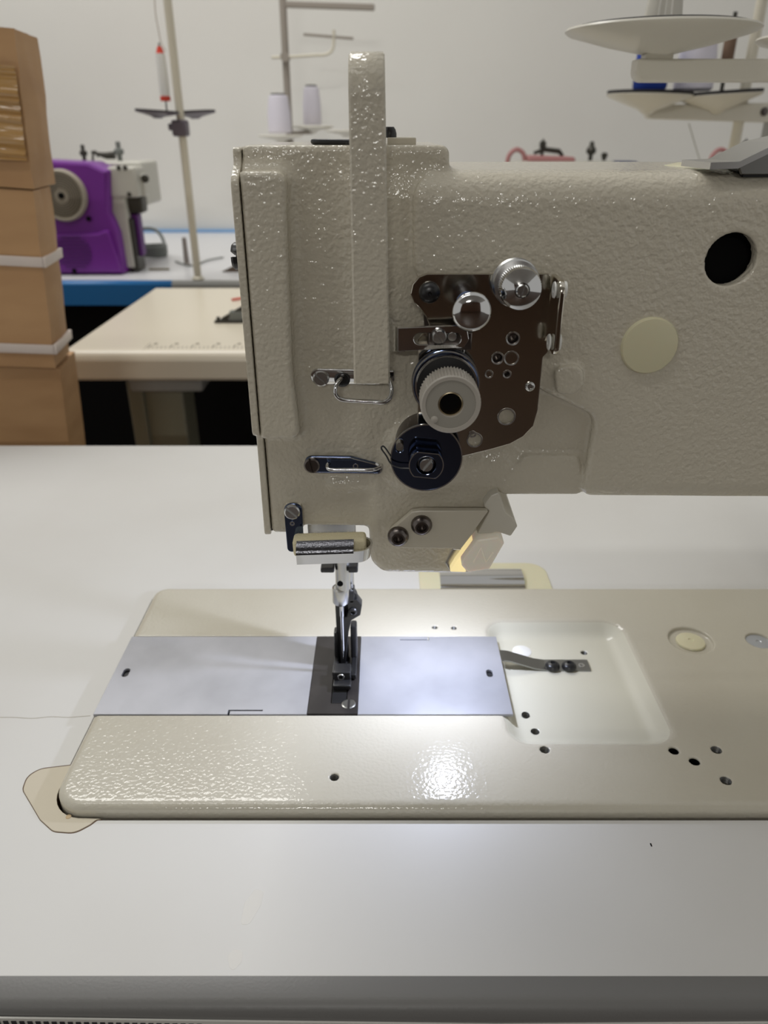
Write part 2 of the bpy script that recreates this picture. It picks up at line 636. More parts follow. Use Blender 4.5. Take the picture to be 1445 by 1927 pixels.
for x in (-430, 630):
    mk('leg', join(box(x - 30, x + 30, 250, 590, TZ - 60, TZ - 38, 3), box(x - 25, x + 25, 395, 445, FZ + 40, TZ - 60, 4), box(x - 32, x + 32, 190, 640, FZ, FZ + 40, 5)), TUBEG, table)

# ------------------------------------------------------------------ the sewing machine
SM = thing('sewing_machine', 'large cream industrial sewing machine with hammered paint in the foreground', 'sewing machine', (100, 330, 0))

# --- bed
h = 0.62
xs = np.arange(-152, 262, h, dtype=np.float32); ys = np.arange(231, 415, h, dtype=np.float32); zs = np.arange(-14, 1.4, h, dtype=np.float32)
X2, Y2 = xs[:, None], ys[None, :]
bedp = rpoly([(-149.3, 233.6), (420, 233.6), (420, 412.3), (-149.3, 412.3)], [15, 0, 0, 9], 10)
d2 = sdpoly(bedp, X2, Y2)[:, :, None]
Zg = zs[None, None, :]
D = extrude(d2, Zg + 0 * d2, 4.0)
slot = sdpoly([(-170, 291.6), (66.4, 291.6), (66.4, 358.4), (-170, 358.4)], X2, Y2)[:, :, None]
D = np.maximum(D, -np.maximum(slot, -(Zg + 1.9)))
TD_ = 7.6                                       # depth of the tray
tray = rpoly([(61, 271.5), (144, 271.5), (144, 374.5), (61, 374.5)], 12, 8)
td = sdpoly(tray, X2, Y2)[:, :, None]
pocket = smax((td - 1.0 * Zg) * 0.7, -(Zg + TD_), 3.0)
D = smax(D, -pocket, 1.6)
BED_HOLES = [(629, 1462, 8.5, 0, 0), (818, 1180, 5.2, 0, 0), (854, 1181, 5.2, 0, 0), (1025, 1410, 9, 0, 0), (1268, 1412, 9.5, 0, 1), (1307, 1432, 10, 0, 1),
             (1348, 1410, 10, 0, 0), (1366, 1468, 10.5, 0, 0), (1099, 1228, 6, -7.6, 0), (1007, 1375, 7.5, -7.0, 0), (989, 1343, 7, -6.4, 0)]
holes = []
for px, py, r, z, bl in BED_HOLES:
    c = G(px, py, z); rr = MM(r, c)
    holes.append((c, rr, z, bl))
    D = np.maximum(D, (rr - np.hypot(X2 - c.x, Y2 - c.y))[:, :, None] + 0 * Zg)
c1 = G(1300, 1204, 0); c2 = G(1428, 1205, 0)
w1 = MM(40, c1); w2 = MM(23, c2)
D = smax(D, -np.maximum((np.hypot(X2 - c1.x, Y2 - c1.y) - w1)[:, :, None], -(Zg + 2.0)), 1.0)
D = np.maximum(D, -np.maximum((np.hypot(X2 - c2.x, Y2 - c2.y) - w2)[:, :, None], -(Zg + 1.6)))
bed = mk('bed', surface_nets(D, (xs[0], ys[0], zs[0]), h), [PAINT2, TRAYP], SM, 'flat cream machine bed with rounded edges', sharp=None)
ctr_ = np.empty(len(bed.data.polygons) * 3); bed.data.polygons.foreach_get('center', ctr_)
ctr_ = ctr_.reshape(-1, 3) * 1000 + np.array(ORG[bed]) * 1000
bed.data.polygons.foreach_set('material_index', ((ctr_[:, 0] > 60) & (ctr_[:, 0] < 146) & (ctr_[:, 2] - ZB * 1000 < -1.0) & (ctr_[:, 1] > 270) & (ctr_[:, 1] < 376)).astype(np.int32))
mk('bed_end', box(258, 369, 233.6, 412.3, -40, -0.05, 3), PAINT2, SM)
mk('bed_underside', box(-146, 262, 237, 409, -60, -14.2), PAINT2, SM)
mat_thread = mat('dark_thread_steel', (.12, .12, .115, 1), .4, 1)
for c, rr, z, bl in holes:
    if bl:
        g = lathe((c.x, c.y, z - .9), (0, 0, -1), [(rr * .95, 0), (rr * .95, 6), (0, 6)], 20)
        g = (g[0], [f for f in g[1] if len(f) < 10])
        mk('bed_hole', g, DARK, bed)
    else:
        pr = []
        for k in range(5):
            pr += [(rr * 1.04, k * .7), (rr * .86, k * .7 + .35)]
        pr += [(rr * 1.04, 3.6), (rr * 1.04, 6), (0, 6)]
        g = lathe((c.x, c.y, z - .5), (0, 0, -1), pr, 18)
        g = (g[0], [f for f in g[1] if len(f) < 10])
        mk('threaded_hole', g, mat_thread, bed)
mk('bed_cap', lathe((c1.x, c1.y, -2.0), (0, 0, 1), [(8.2, 0), (8.4, .5), (8.0, 1.3), (5.5, 1.9), (1.6, 2.1), (1.3, 1.7), (0, 1.7)], 32), CREAMPL, bed, 'domed cream plastic cap in a round recess')
mk('bed_plug', lathe((c2.x, c2.y, -1.7), (0, 0, 1), [(w2 * .97, 0), (w2 * .97, .6), (1.6, .8), (1.2, .5), (0, .5)], 32), mat('pale_zinc', (0.55, 0.57, 0.6, 1), .4, .7), bed, 'pale grey metal plug')
c3 = G(982, 1226, -7.6)
mk('tray_plug', lathe((c3.x, c3.y, -7.9), (0, 0, 1), [(5.6, 0), (5.6, .5), (4.8, .9), (0, 1.0)], 28), WHITEPL, bed, 'white plug in the bed recess')

# --- slide plates and needle plate
def slotrect(cx, cy, sx, sy):
    return rpoly([(cx - sx / 2, cy - sy / 2), (cx + sx / 2, cy - sy / 2), (cx + sx / 2, cy + sy / 2), (cx - sx / 2, cy + sy / 2)], min(sx, sy) / 2 * .98, 5)

PXL, PXR = -39.4, -13.6
s1 = G(237, 1266, 0); s2 = G(921, 1267, 0)
e1 = G(463, 1338, 0)
lp = [(-149.0, 292.1), (e1.x - 9.2, 292.1), (e1.x - 9.2, 295.4), (e1.x + 8.5, 295.4), (e1.x + 8.5, 294.5), (e1.x - 8.2, 294.5), (e1.x - 8.2, 292.1), (PXL - .15, 292.1), (PXL - .15, 357.9), (-149.0, 357.9)]
mk('slide_plate', slabZ(lp, [slotrect(s1.x, s1.y, 3.6, 7.2)], -1.5, 0.12, .12), BRUSHED, SM, 'brushed steel slide plate left of the needle', sharp=25)
e2 = G(780, 1203, 0)
rp = [(PXR + .15, 292.1), (66.2, 292.1), (66.2, 357.9), (e2.x + 8.6, 357.9), (e2.x + 8.6, 354.4), (e2.x - 8.6, 354.4), (e2.x - 8.6, 355.3), (e2.x + 7.7, 355.3), (e2.x + 7.7, 357.9), (PXR + .15, 357.9)]
mk('slide_plate', slabZ(rp, [slotrect(s2.x, s2.y, 3.4, 6.4)], -1.5, 0.12, .12), BRUSHED, SM, 'brushed steel slide plate right of the needle', sharp=25)
mk('plate_seat', join(box(-148, PXL - 1, 293, 357, -1.9, -1.75), box(PXR + 1, 62, 293, 357, -1.9, -1.75)), BLACK, SM)
dz = .5
nd = G(643, 1255, 0)
fslot = [(nd.x - 4.2, 300), (nd.x + 4.2, 300), (nd.x + 4.2, 338), (nd.x - 4.2, 338)]
npl = mk('needle_plate', slabZ([(PXL, 292.2), (PXR, 292.2), (PXR, 357.8), (PXL, 357.8)], [fslot], -1.8, 0.45, .18), NPLATE, SM, 'dark steel needle plate', sharp=25)
sp_ = G(656, 1325, .45)
mk('plate_screw', screw((sp_.x, sp_.y, .0), (0, 0, 1), 3.7, .9, math.pi / 2, .16), SPRING, npl)
gs = [box(nd.x - 3.9, nd.x + 3.9, 301, 337, -4, -.2)]
for k in range(15):
    y = 301.5 + 2.4 * k
    V = [(nd.x + sx, y + dy, zz) for sx in (-3.7, 3.7) for dy, zz in ((0, -.3), (2.2, -.3), (1.6, .9))]
    gs.append((V, [(0, 1, 2), (5, 4, 3), (0, 1, 4, 3), (1, 2, 5, 4), (2, 0, 3, 5)]))
mk('feed_dog', join(*gs), mat('matt_black_steel', (.008, .008, .009, 1), .55, spec=.3), npl, flat=True)

# --- spring clip in the tray
ya, yb = G(1020, 1240, -4).y, G(1020, 1262, -4).y
cl = [(G(942, 1232, 0).x, .0), (G(958, 1236, 0).x, -.6), (G(1005, 1248, -6).x, -6.0), (G(1025, 1252, -7).x, -7.0), (G(1108, 1252, -7).x, -7.0)]
yc = G(1060, 1252, -7).y
V = []
for x, z in cl:
    for dy, dz_ in ((-4.6, .5), (4.6, .5), (4.6, -.5), (-4.6, -.5)):
        V.append((x, yc + dy, z + dz_))
Fc = [(0, 1, 2, 3), (16, 17, 18, 19)]
for i in range(4):
    for k in range(4):
        Fc.append((i * 4 + k, i * 4 + (k + 1) % 4, (i + 1) * 4 + (k + 1) % 4, (i + 1) * 4 + k))
clip = mk('spring_clip', (V, Fc), SPRING, SM, 'grey spring steel clip beside the right slide plate', sharp=50)
for px in (1040, 1071):
    q = G(px, 1249, -4)
    mk('clip_screw', lathe((q.x, q.y, -6.6), (0, 0, 1), [(4.1, 0), (4.2, 1.2), (3.6, 2.6), (2.2, 3.4), (1.3, 3.5), (1.0, 2.6), (0, 2.6)], 20), BLACK, clip)
q = G(1094, 1252, -6.5)
mk('clip_hole', ringlathe((q.x, q.y, -6.5), (0, 0, 1), [(.9, 0), (1.8, 0), (1.8, .15), (.9, .15)], 16), STEEL, clip)

# --- arm and head casting
YA, YR, YB_ = 285.0, 292.0, 386.0
h = 0.8
xs = np.arange(-54, 212, h, dtype=np.float32); ys = np.arange(279, 392, h, dtype=np.float32); zs = np.arange(82, 266, h, dtype=np.float32)
X2, Z2 = xs[:, None], zs[None, :]
Yg = ys[None, :, None]

def ex(pts, y0, y1, r):
    d = sdpoly(pts, X2, Z2)[:, None, :]
    return extrude(d, np.abs(Yg - (y0 + y1) / 2) - (y1 - y0) / 2, r)

XL = -50.3
ztop_head = F(600, 273, YR).z
ztop_arm = 253.0
zarm_b = F(1100, 938, YA).z
P = XZ([(846, 273), (846, 600), (1000, 900), (930, 925), (932, 1040), (908, 1068), (880, 1076), (722, 1073), (703, 1058), (697, 992), (572, 990), (566, 1004), (500, 1004)], YR)
head_poly = [(XL, ztop_head), (P[0][0], ztop_head)] + P[1:-1] + [(XL, P[-1][1])]
head_poly = rpoly(head_poly, [2, 3, 0, 0, 0, 6, 6, 6, 6, 5, 2, 2, 2, 2], 5)
D = ex(head_poly, YR, YB_ - 6, 2.0)
A = XZ([(778, 316), (778, 500), (800, 560), (960, 700), (1030, 742), (1122, 786), (1097, 925)], YA)
arm_poly = [(A[0][0], ztop_arm)] + [(a, b) for a, b in A[1:-1]] + [(A[-1][0], zarm_b), (260, zarm_b - 3), (260, ztop_arm)]
arm_poly = rpoly(arm_poly, [9, 0, 4, 4, 4, 7, 5, 0, 0], 6)
# back body of the arm (recess level), with a well rounded top
body = [(P[0][0] - 40, ztop_arm), (260, ztop_arm), (260, zarm_b - 3), (A[-1][0] - 45, zarm_b), (P[0][0] - 40, zarm_b)]
D = smin(D, ex(body, YR - 1.0, YB_, 10.0), 5.0)
D = smin(D, np.maximum(ex(arm_poly, YA, YB_, 3.0), ex([(-40, ztop_arm), (260, ztop_arm), (260, zarm_b - 3), (-40, zarm_b - 3)], YA, YB_, 10.5)), 2.2)
# bulged panel on the left of the head
L = XZ([(540, 322), (540, 400), (547, 600), (551, 700), (566, 824)], YA)
bulge = [(XL, L[0][1])] + L + [(XL, L[-1][1])]
D = smin(D, ex(rpoly(bulge, [1, 4, 0, 0, 0, 4, 1], 5), YA - 2.2, YB_ - 8, 2.0), 6.0)
# raised round land behind the thread controller, lower pads and the sloping web
k1 = F(800, 862, YR - 3)
land = (np.hypot(X2 - k1.x, Z2 - k1.z) - 17.0)[:, None, :]
D = smin(D, extrude(land, np.abs(Yg - 310) - 21.5, 2.5), 4.0)
W = XZ([(985, 850), (1086, 852), (1097, 925), (925, 925)], YR)
D = smin(D, ex(rpoly(W, 3, 4), YR - 3.6, YB_ - 20, 1.4), 2.0)
W = XZ([(700, 880), (985, 850), (925, 925), (926, 1040), (890, 1074), (722, 1071), (702, 1050)], YR)
D = smin(D, ex(rpoly(W, 5, 4), YR - 2.0, YB_ - 20, 3.0), 5.0)
W = XZ([(1040, 688), (1082, 684), (1096, 696), (1096, 722), (1078, 739), (1044, 738)], YA)
D = smin(D, ex(rpoly(W, 3, 4), YA - 3.0, YB_ - 20, 1.0), 1.2)
W = XZ([(868, 852), (905, 846), (909, 862), (898, 880), (880, 884)], YR)
D = smin(D, ex(rpoly(W, 4, 4), YR - 3.0, YB_ - 20, .8), 1.5)
# a soft ledge under the lower guide, and the shallow swell left of the controller
W = XZ([(620, 905), (715, 902), (712, 918), (626, 918)], YR)
D = smin(D, ex(rpoly(W, 2, 4), YR - 1.5, YB_ - 20, 1.4), 4.0)
# flat top land of the head runs back over the arm; inspection hole into the hollow arm
hc = F(1376, 489, YA)
HR = 9.4
cav = np.maximum(np.maximum(np.abs(X2 - 150) - 48, np.abs(Z2 - 200) - 42)[:, None, :], np.abs(Yg - 333) - 42)
D = np.maximum(D, -cav)
D = np.maximum(D, -np.maximum((np.hypot(X2 - hc.x, Z2 - hc.z) - HR)[:, None, :], Yg - 320))
arm = mk('arm_casting', surface_nets(D, (xs[0], ys[0], zs[0]), h), PAINT, SM, 'cream hammered head and arm casting', sharp=None)
mk('arm_hollow', box(99, 199, 293, 374, 159, 241), DARK, arm)
arm.children[0].data.flip_normals()
del D
mk('pillar', join(box(186, 350, YA + .2, YB_ - .2, zarm_b - 1.4, ztop_arm - .1, 9.5, 5), box(252, 349, YA + 2, YB_ - 2, .2, ztop_arm - 20, 9, 4)), PAINT, SM, sharp=None)
mk('handwheel', lathe((351, 335, 190), (1, 0, 0), [(12, 0), (12, 10), (52, 12), (60, 16), (60, 30), (54, 34), (20, 30), (0, 30)], 48), BLACK, SM)

pc = F(1221, 650, YA)
mk('arm_plug', lathe((pc.x, YA + .6, pc.z), (0, -1, 0), [(10.9, 0), (11.0, 1.2), (10.4, 2.2), (8, 2.6), (0, 2.9)], 48), CREAMPL, SM, 'round pale cream plastic plug on the arm')
# --- end cover on the left
zt, zb = F(447, 277, YR).z, F(497, 1007, YR).z
z1, z2 = F(441, 326, YA).z, F(483, 823, YA).z
fp = rpoly([(YR - .5, zt), (YR - .5, z1 + 3), (YA - 2.6, z1 - 2), (YA - 2.6, z2 + 2), (YR - .8, z2 - 2), (YR - .8, zb), (352, zb), (352, zt)], [1.5, 3, 4, 3, 3, 2, 2, 2], 4)
fpo = mk('face_plate', slabX(fp, [], -53.4, -50.6, .5), PAINT, SM, 'thin cream end cover plate', sharp=30)
mk('cover_gap_shade', slabX([(YR + 2.4, zt - 1), (YR + 2.4, z1), (YA + .8, z1 - 3), (YA + .8, z2 + 3), (YR + 2.4, z2), (YR + 2.4, zb + 1), (350, zb + 1), (350, zt - 1)], [], -50.9, -50.1), DARK, fpo)  # black sheet added for the shade in the gap behind the end cover
q = F(437, 482, 294)
mk('cover_screw', screw((-53.3, 294, q.z), (-1, 0, 0), 5.0, 3.8, .3, .2), BLACK, fpo)

# --- take-up lever guard
zt, zb = 289.0, F(700, 722, 270).z
path = [(270.0, zb), (270.0, 225.0)]
for k in range(9):
    a = math.pi / 2 * k / 8
    path.append((270.0 + 12 * (1 - math.cos(a)), zt - 12 + 12 * math.sin(a)))
path += [(325, zt)]
for k in range(1, 7):
    a = math.pi / 2 * k / 6
    path.append((325 + 12 * math.sin(a), zt - 12 + 12 * math.cos(a)))
path += [(337, ztop_head - 1)]
T = 5.0
V = []
for i, (y, z) in enumerate(path):
    a, b = path[max(0, i - 1)], path[min(len(path) - 1, i + 1)]
    t = Vector((b[0] - a[0], b[1] - a[1])).normalized()
    nn = Vector((t.y, -t.x))                     # inward (away from the camera)
    xl, xr = -11.3, 0.2 + 2.1 * (zt - z) / (zt - zb) if y < 300 else 0.2
    ch = .7
    for (o_, x) in ((0, xl + ch), (ch, xl), (T - ch, xl), (T, xl + ch), (T, xr - ch), (T - ch, xr), (ch, xr), (0, xr - ch)):
        V.append((x, y + nn.x * o_, z + nn.y * o_))
Fc = [tuple(range(8)), tuple(range(len(V) - 8, len(V)))]
for i in range(len(path) - 1):
    for k in range(8):
        Fc.append((i * 8 + k, i * 8 + (k + 1) % 8, (i + 1) * 8 + (k + 1) % 8, (i + 1) * 8 + k))
mk('lever_guard', (V, Fc), PAINT, SM, 'tall cream take-up lever guard bar', sharp=50)

# --- bits on top of the head
zh = ztop_head
a, b = F(729, 262, 305), F(782, 262, 305)
tp = mk('top_plate', box(a.x, b.x, 300, 345, zh - .2, zh + 2.3, .4), PLATEP, SM, 'small cream plate on the head top')
mk('top_screw', socket_screw((F(733, 250, 310).x, 310, zh + 2.2), (0, 0, 1), 2.6, 3.6), BLACK, tp)
a, b = F(590, 267, 300), F(660, 267, 300)
mk('oil_wick_clip', tube(smooth_path([(a.x + 14, 304, zh + .8), (a.x + 2, 303, zh + .9), (a.x, 299, zh + 1), (a.x + 2, 296, zh + 1), (a.x + 14, 295.5, zh + .8)], 6), .95, 8), BLACK, SM, 'black wire clip on the head top')
# chrome bracket of the bobbin winder on the arm
a = F(1322, 322, 290); b = F(1385, 322, 290); c = F(1450, 272, 290); a.z = b.z = 255.6
prof = [(a.x, a.z), (b.x - 2, b.z + .3), (c.x, c.z), (c.x + 14, c.z + 3)]
V = []
for i, (x, z) in enumerate(prof):
    for y, o_ in ((284, 0), (312, 0), (312, -2.2), (284, -2.2)):
        V.append((x, y, z + o_ + .8))
Fc = [(0, 1, 2, 3), (12, 13, 14, 15)]
for i in range(3):
    for k in range(4): Fc.append((i * 4 + k, i * 4 + (k + 1) % 4, (i + 1) * 4 + (k + 1) % 4, (i + 1) * 4 + k))
wl = mk('winder_lever', (V, Fc), STEEL, SM, 'bent chrome plate on top of the arm', sharp=25)
gx = [(b.x - 2, b.z + .4), (c.x, c.z), (c.x + 14, c.z + 3), (c.x + 14, b.z - 3), (b.x, b.z - 3)]
mk('lever_cheek', slabY(gx, [], 285, 286.6, .2), SPRING, wl)
mk('winder_foot', box(b.x + 2, 190, 290, 310, 247, b.z - .6, .8), BLACK, wl)
q = F(1400, 316, 335)
mk('oil_window', lathe((F(1370, 318, 330).x, 330, ztop_arm - .5), (0, 0, 1), [(26, 0), (25, 1.0), (20, 2.0), (10, 2.6), (0, 2.8)], 40), CREAMPL, SM, 'low cream oil cover on the arm top')

# ------------------------------------------------------------------ tension assembly
NY = (0, -1, 0)
YP = 277.0
pl = XZ([(820, 515), (1036, 515), (1036, 600), (1032, 662), (1022, 672), (1012, 772), (1003, 803), (985, 822), (960, 836), (925, 846), (868, 860), (800, 872), (786, 800), (786, 640), (808, 613), (802, 597), (791, 582), (779, 570), (772, 553), (776, 535), (788, 521), (803, 515)], YP)
hl = []
PH = [(965, 637, 11), (936, 674, 10), (954, 704, 6), (953, 784, 15), (893, 828, 13)]
for px, py, r in PH:
    q = F(px, py, YP); hl.append(circ(q.x, q.z, MM(r, q), 24))
tpl = mk('tension_plate', slabY(rpoly(pl, 1.2, 3), hl, YP, YP + 2.0, .35), MIRROR, SM, 'polished dark reflecting tension mounting plate', sharp=25)
q0, q1 = F(795, 850, YP), F(1010, 530, YP)
mk('plate_backing', slabY(rpoly(XZ([(800, 530), (1000, 530), (985, 780), (960, 815), (880, 838), (800, 840), (800, 620), (795, 560)], YP), 3, 3), [], YP + 4.0, YR - 3.0, .2), GUN, tpl)
for px, py, r in PH + [(962, 674, 12), (920, 704, 6), (889, 817, 5)]:
    q = F(px, py, YP); rr = MM(r, q)
    mk('hole_rim', ringlathe((q.x, YP + .1, q.z), NY, [(rr - .15, -.3), (rr + .55, 0), (rr + .4, .35), (rr - .15, .25)], 28), STEEL, tpl)
for px, py, r in ((997, 727, 9), (866, 660, 8)):
    q = F(px, py, YP); rr = MM(r, q)
    mk('rivet', join(ringlathe((q.x, YP, q.z), NY, [(rr * .55, 0), (rr, 0), (rr, .5), (rr * .8, .8), (rr * .55, .5)], 24), lathe((q.x, YP - .05, q.z), NY, [(rr * .5, 0), (rr * .45, .3), (0, .4)], 16)), STEEL, tpl)
q = F(953, 786, YP)
mk('casting_boss', lathe((q.x, YP + 4.2, q.z - 1), NY, [(3.6, 0), (3.6, 1.5), (0, 1.6)], 24), PAINT, tpl)
q = F(893, 829, YP)
mk('casting_boss', lathe((q.x, YP + 4.2, q.z), NY, [(3.0, 0), (3.0, 2.4), (0, 2.6)], 24), PAINT, tpl)
q = F(808, 550, YP)
r = MM(20, q)
g = lathe((q.x, YP, q.z), NY, [(r, 0), (r, 1.0), (r * .85, 2.2), (r * .5, 2.9), (r * .18, 3.0), (r * .12, 1.4), (0, 1.4)], 28)
gc = join(box(q.x - .55, q.x + .55, YP - 3.1, YP - 2.2, q.z - 2.2, q.z + 2.2), box(q.x - 2.2, q.x + 2.2, YP - 3.1, YP - 2.2, q.z - .55, q.z + .55))
ms = mk('mounting_screw', g, BLACK, tpl, 'black cross-head screw')
# right flange folded towards the camera, with white bushings
f0, f1 = F(1046, 517, YP), F(1046, 672, YP)
fz0, fz1 = F(1046, 674, 262).z, f0.z
fxc = F(1031, 600, YP).x
FY0 = 262.5
out = rpoly([(FY0, fz1), (YP + 2, fz1), (YP + 2, fz0 + 6), (YP - 3, fz0 + 1.5), (FY0, fz0)], [4, 0, 2, 2, 3], 5)
bz1, bz2 = F(1040, 546, 268).z, F(1038, 644, 268).z
fl = mk('guide_flange', slabX(out, [circ(268.5, bz1, 2.0, 20), circ(268.5, bz2, 2.0, 20)], fxc, fxc + 2.0, .5), MIRROR, tpl, 'folded chrome flange', sharp=30)
for bz in (bz1, bz2):
    g = ringlathe((fxc - 1.0, 268.5, bz), (1, 0, 0), [(1.0, 0), (2.7, 0), (2.9, .5), (2.0, 1.0), (2.0, 3.0), (3.1, 3.0), (2.9, 4.4), (1.2, 4.4)], 24)
    mk('bushing', g, WHITEPL, tpl, 'white plastic thread bushing')
# mushroom post
q = F(889, 590, 252)
r = MM(37.5, q)
mk('thread_post', join(lathe((q.x, YP, q.z), NY, [(r * .62, 0), (r * .62, 8), (r * .45, 9), (r * .45, 22)], 32)), NAVYREFL, tpl, 'chrome post stem')
mk('post_cap', lathe((q.x, 255.5, q.z), NY, [(r * .5, 0), (r * .96, .4), (r, 1.2), (r * .97, 2.0), (r * .85, 2.7), (r * .6, 3.3), (r * .3, 3.6), (0, 3.7)], 48), CHROME, tpl, 'domed chrome post cap')
# knurled upper tensioner
q = F(982, 546, 260)
r = MM(40, q)
mk('tensioner_disc', lathe((q.x, YP, q.z), NY, [(r * .6, 0), (r * 1.12, 1), (r * 1.16, 1.6), (r * .7, 2.6), (r * .7, 3.4), (r * 1.14, 4.2), (r * 1.16, 5.0), (r * 1.10, 5.6), (r * .8, 6), (r * .8, 9)], 48), STEEL, tpl, 'steel disc pair behind the knurled nut')
mk('tensioner_nut', lathe((q.x, 268.6, q.z), NY, [(r * .85, 0), (r * .97, .6, 1), (r, 1.2, 1), (r, 6.6, 1), (r * .95, 7.4), (r * .7, 8.6), (r * .36, 9.4), (r * .33, 9.0), (0, 9.0)], 240, ribs=(60, .35)), CHROME, tpl, 'knurled chrome tensioner nut')
mk('tensioner_stud', screw((q.x, 260.2, q.z), NY, r * .3, 1.6, 1.35, .2), STEEL, tpl)
# slotted strap with its screw
YS = 270.0
so = XZ([(748, 617), (868, 612), (880, 622), (883, 640), (872, 655), (748, 662)], YS)
sq = F(823, 638, YS)
sh = slotrect(sq.x, sq.z, MM(88, sq), MM(21, sq))
st = mk('slotted_strap', slabY(rpoly(so, [0, 1, 1.5, 1.5, 1, 0], 3), [sh], YS, YS + 1.5, .3), CHROME, tpl, 'slotted chrome strap', sharp=25)
# mm: the strap folds back at its left end towards the casting
L0, L1 = F(752, 617, YS), F(752, 662, YS)
pth = [(L0.x + .8, YS + .1), (L0.x - .6, YS + .4), (L0.x - 1.4, YS + 1.6), (L0.x - 4.5, YS + 17), (L0.x - 5.5, YS + 20)]
V = []
for i, (x, y) in enumerate(pth):
    zl = L1.z - (0 if i < 3 else (5.0 if i == 3 else 3.0))
    for dx, z in ((0, L0.z), (1.3, L0.z), (1.3, zl), (0, zl)):
        V.append((x + dx, y + (0 if i > 1 else 0), z))
Fc = [(0, 1, 2, 3), (16, 17, 18, 19)]
for i in range(4):
    for k in range(4): Fc.append((i * 4 + k, i * 4 + (k + 1) % 4, (i + 1) * 4 + (k + 1) % 4, (i + 1) * 4 + k))
mk('strap_fold', (V, Fc), CHROME, tpl, sharp=40)
q = F(826, 632, YS); mk('strap_screw', screw((q.x, YS + .1, q.z), NY, MM(14, q), 2.6, -.95, .16), STEEL, tpl)
q = F(851, 634, YS); mk('strap_pin', lathe((q.x, YS + 1.4, q.z), NY, [(MM(10, q), 0), (MM(10, q), 1.0), (MM(8, q), 1.5), (0, 1.6)], 24), STEEL, tpl)
q = F(850, 634, YP); mk('strap_seat', box(q.x - 9, q.x + 7, YS + 1.5, YP + .3, q.z - 3.6, q.z + 3.0, .5), GUN, tpl)

# main tension dial
TD = F(839, 724, 270)
tx, tz = TD.x, TD.z
R0 = MM(63, TD)
dial = mk('tension_dial', lathe((tx, 259.5, tz), NY, [(R0 * .72, 0), (R0 * .82, .6, 1), (R0 * .845, 1.4, 1), (R0 * .85, 11.4, 1), (R0 * .835, 12.3), (R0 * .80, 12.8), (R0 * .70, 12.7), (R0 * .69, 12.3), (R0 * .36, 12.2), (R0 * .35, 11.8), (R0 * .345, 9.0), (R0 * .33, 8.8)], 336, ribs=(56, .65)), GREYPL, SM, 'large ribbed grey plastic tension knob')
dial.data.polygons[-1].hide = False
mk('dial_cap', ringlathe((tx, 259.5, tz), NY, [(R0 * .36, 12.0), (R0 * .69, 12.0), (R0 * .69, 12.42), (R0 * .37, 12.42)], 64), GREYPL2, dial, 'darker grey knob face')
mk('dial_bush', ringlathe((tx, 259.5, tz), NY, [(R0 * .27, 6), (R0 * .34, 6), (R0 * .34, 11.6), (R0 * .31, 11.7), (R0 * .27, 9.8)], 40), BRASS, dial, 'brass thread inside the knob')
mk('dial_bore', lathe((tx, 259.5, tz), NY, [(R0 * .28, 9.1), (R0 * .28, 9.15), (0, 9.15)], 32), DARK, dial)
q = F(817, 789, 247.2)
mk('dial_dot', lathe((q.x, 247.3, q.z), NY, [(1.25, 0), (1.25, .5), (.8, .8), (0, .85)], 18), GREYPL, dial, 'raised dot')
ds = mk('tension_disc', lathe((tx, YP, tz), NY, [(R0 * .5, 0), (R0 * .5, 1.2), (R0 * .96, 2.0), (R0, 2.8), (R0 * .97, 3.5), (R0 * .75, 4.4), (R0 * .75, 4.8), (R0 * .97, 5.8), (R0, 6.6), (R0 * .96, 7.3), (R0 * .8, 7.8), (R0 * .8, 8.2)], 64), NAVYREFL, dial, 'polished dark tension discs')
mk('disc_washer', lathe((tx, YP - 8, tz), NY, [(R0 * .84, 0), (R0 * .90, .6), (R0 * .88, 1.6), (R0 * .6, 2.0), (R0 * .5, 9)], 64), BLACK, dial)
mk('disc_rim', ringlathe((tx, YP - 8.6, tz), NY, [(R0 * .84, 0), (R0 * .93, 0), (R0 * .92, .8), (R0 * .86, .8)], 64), CHROME, dial)
for yy_ in (2.8, 6.6):
    mk('disc_rim', ringlathe((tx, YP - yy_ + .4, tz), NY, [(R0 * .97, 0), (R0 * 1.015, 0), (R0 * 1.015, .8), (R0 * .97, .8)], 64), STEEL, dial)

# thread controller with check spring
TC = F(802, 861, 271)
cx, cz = TC.x, TC.z
R1 = MM(67.5, TC)
slp = F(752, 839, 270)
sl = [(x, z) for x, z in slotrect(slp.x, slp.z, 2.9, 5.4)]
ctr = mk('thread_controller', slabY(circ(cx, cz, R1, 72), [sl], 270.2, 271.8, .3), NAVYREFL, SM, 'round polished thread controller disc with a navy reflection in its colour', sharp=25)
mk('controller_body', lathe((cx, YR - 1, cz), NY, [(R1 * .85, 0), (R1 * .85, 14), (R1 * .7, 18.6), (R1 * .6, 19.1)], 48), GUN, ctr)
mk('slot_stop', cyl((slp.x, 276, slp.z + .3), (slp.x, 269.8, slp.z + .3), 1.1, 14), STEEL, ctr)
hub = F(802, 876, 262.5)
hr = MM(33, hub)
def flatted(rr, t0, t1):
    P_ = []
    for i in range(64):
        th = 2 * math.pi * i / 64
        x, z = rr * math.cos(th), rr * math.sin(th)
        a_ = math.radians(-6)
        v_ = -x * math.sin(a_) + z * math.cos(a_); u_ = x * math.cos(a_) + z * math.sin(a_)
        v_ = max(-rr * .78, min(rr * .78, v_))
        P_.append((hub.x + u_ * math.cos(a_) - v_ * math.sin(a_), hub.z + u_ * math.sin(a_) + v_ * math.cos(a_)))
    return P_, slabY(P_, [circ(hub.x, hub.z, rr * .55, 32)], t0, t1, .25)
HP, hgeo = flatted(hr, 262.5, 270.4)
mk('controller_hub', hgeo, NAVYREFL, ctr, 'flat-sided polished hub', sharp=25)
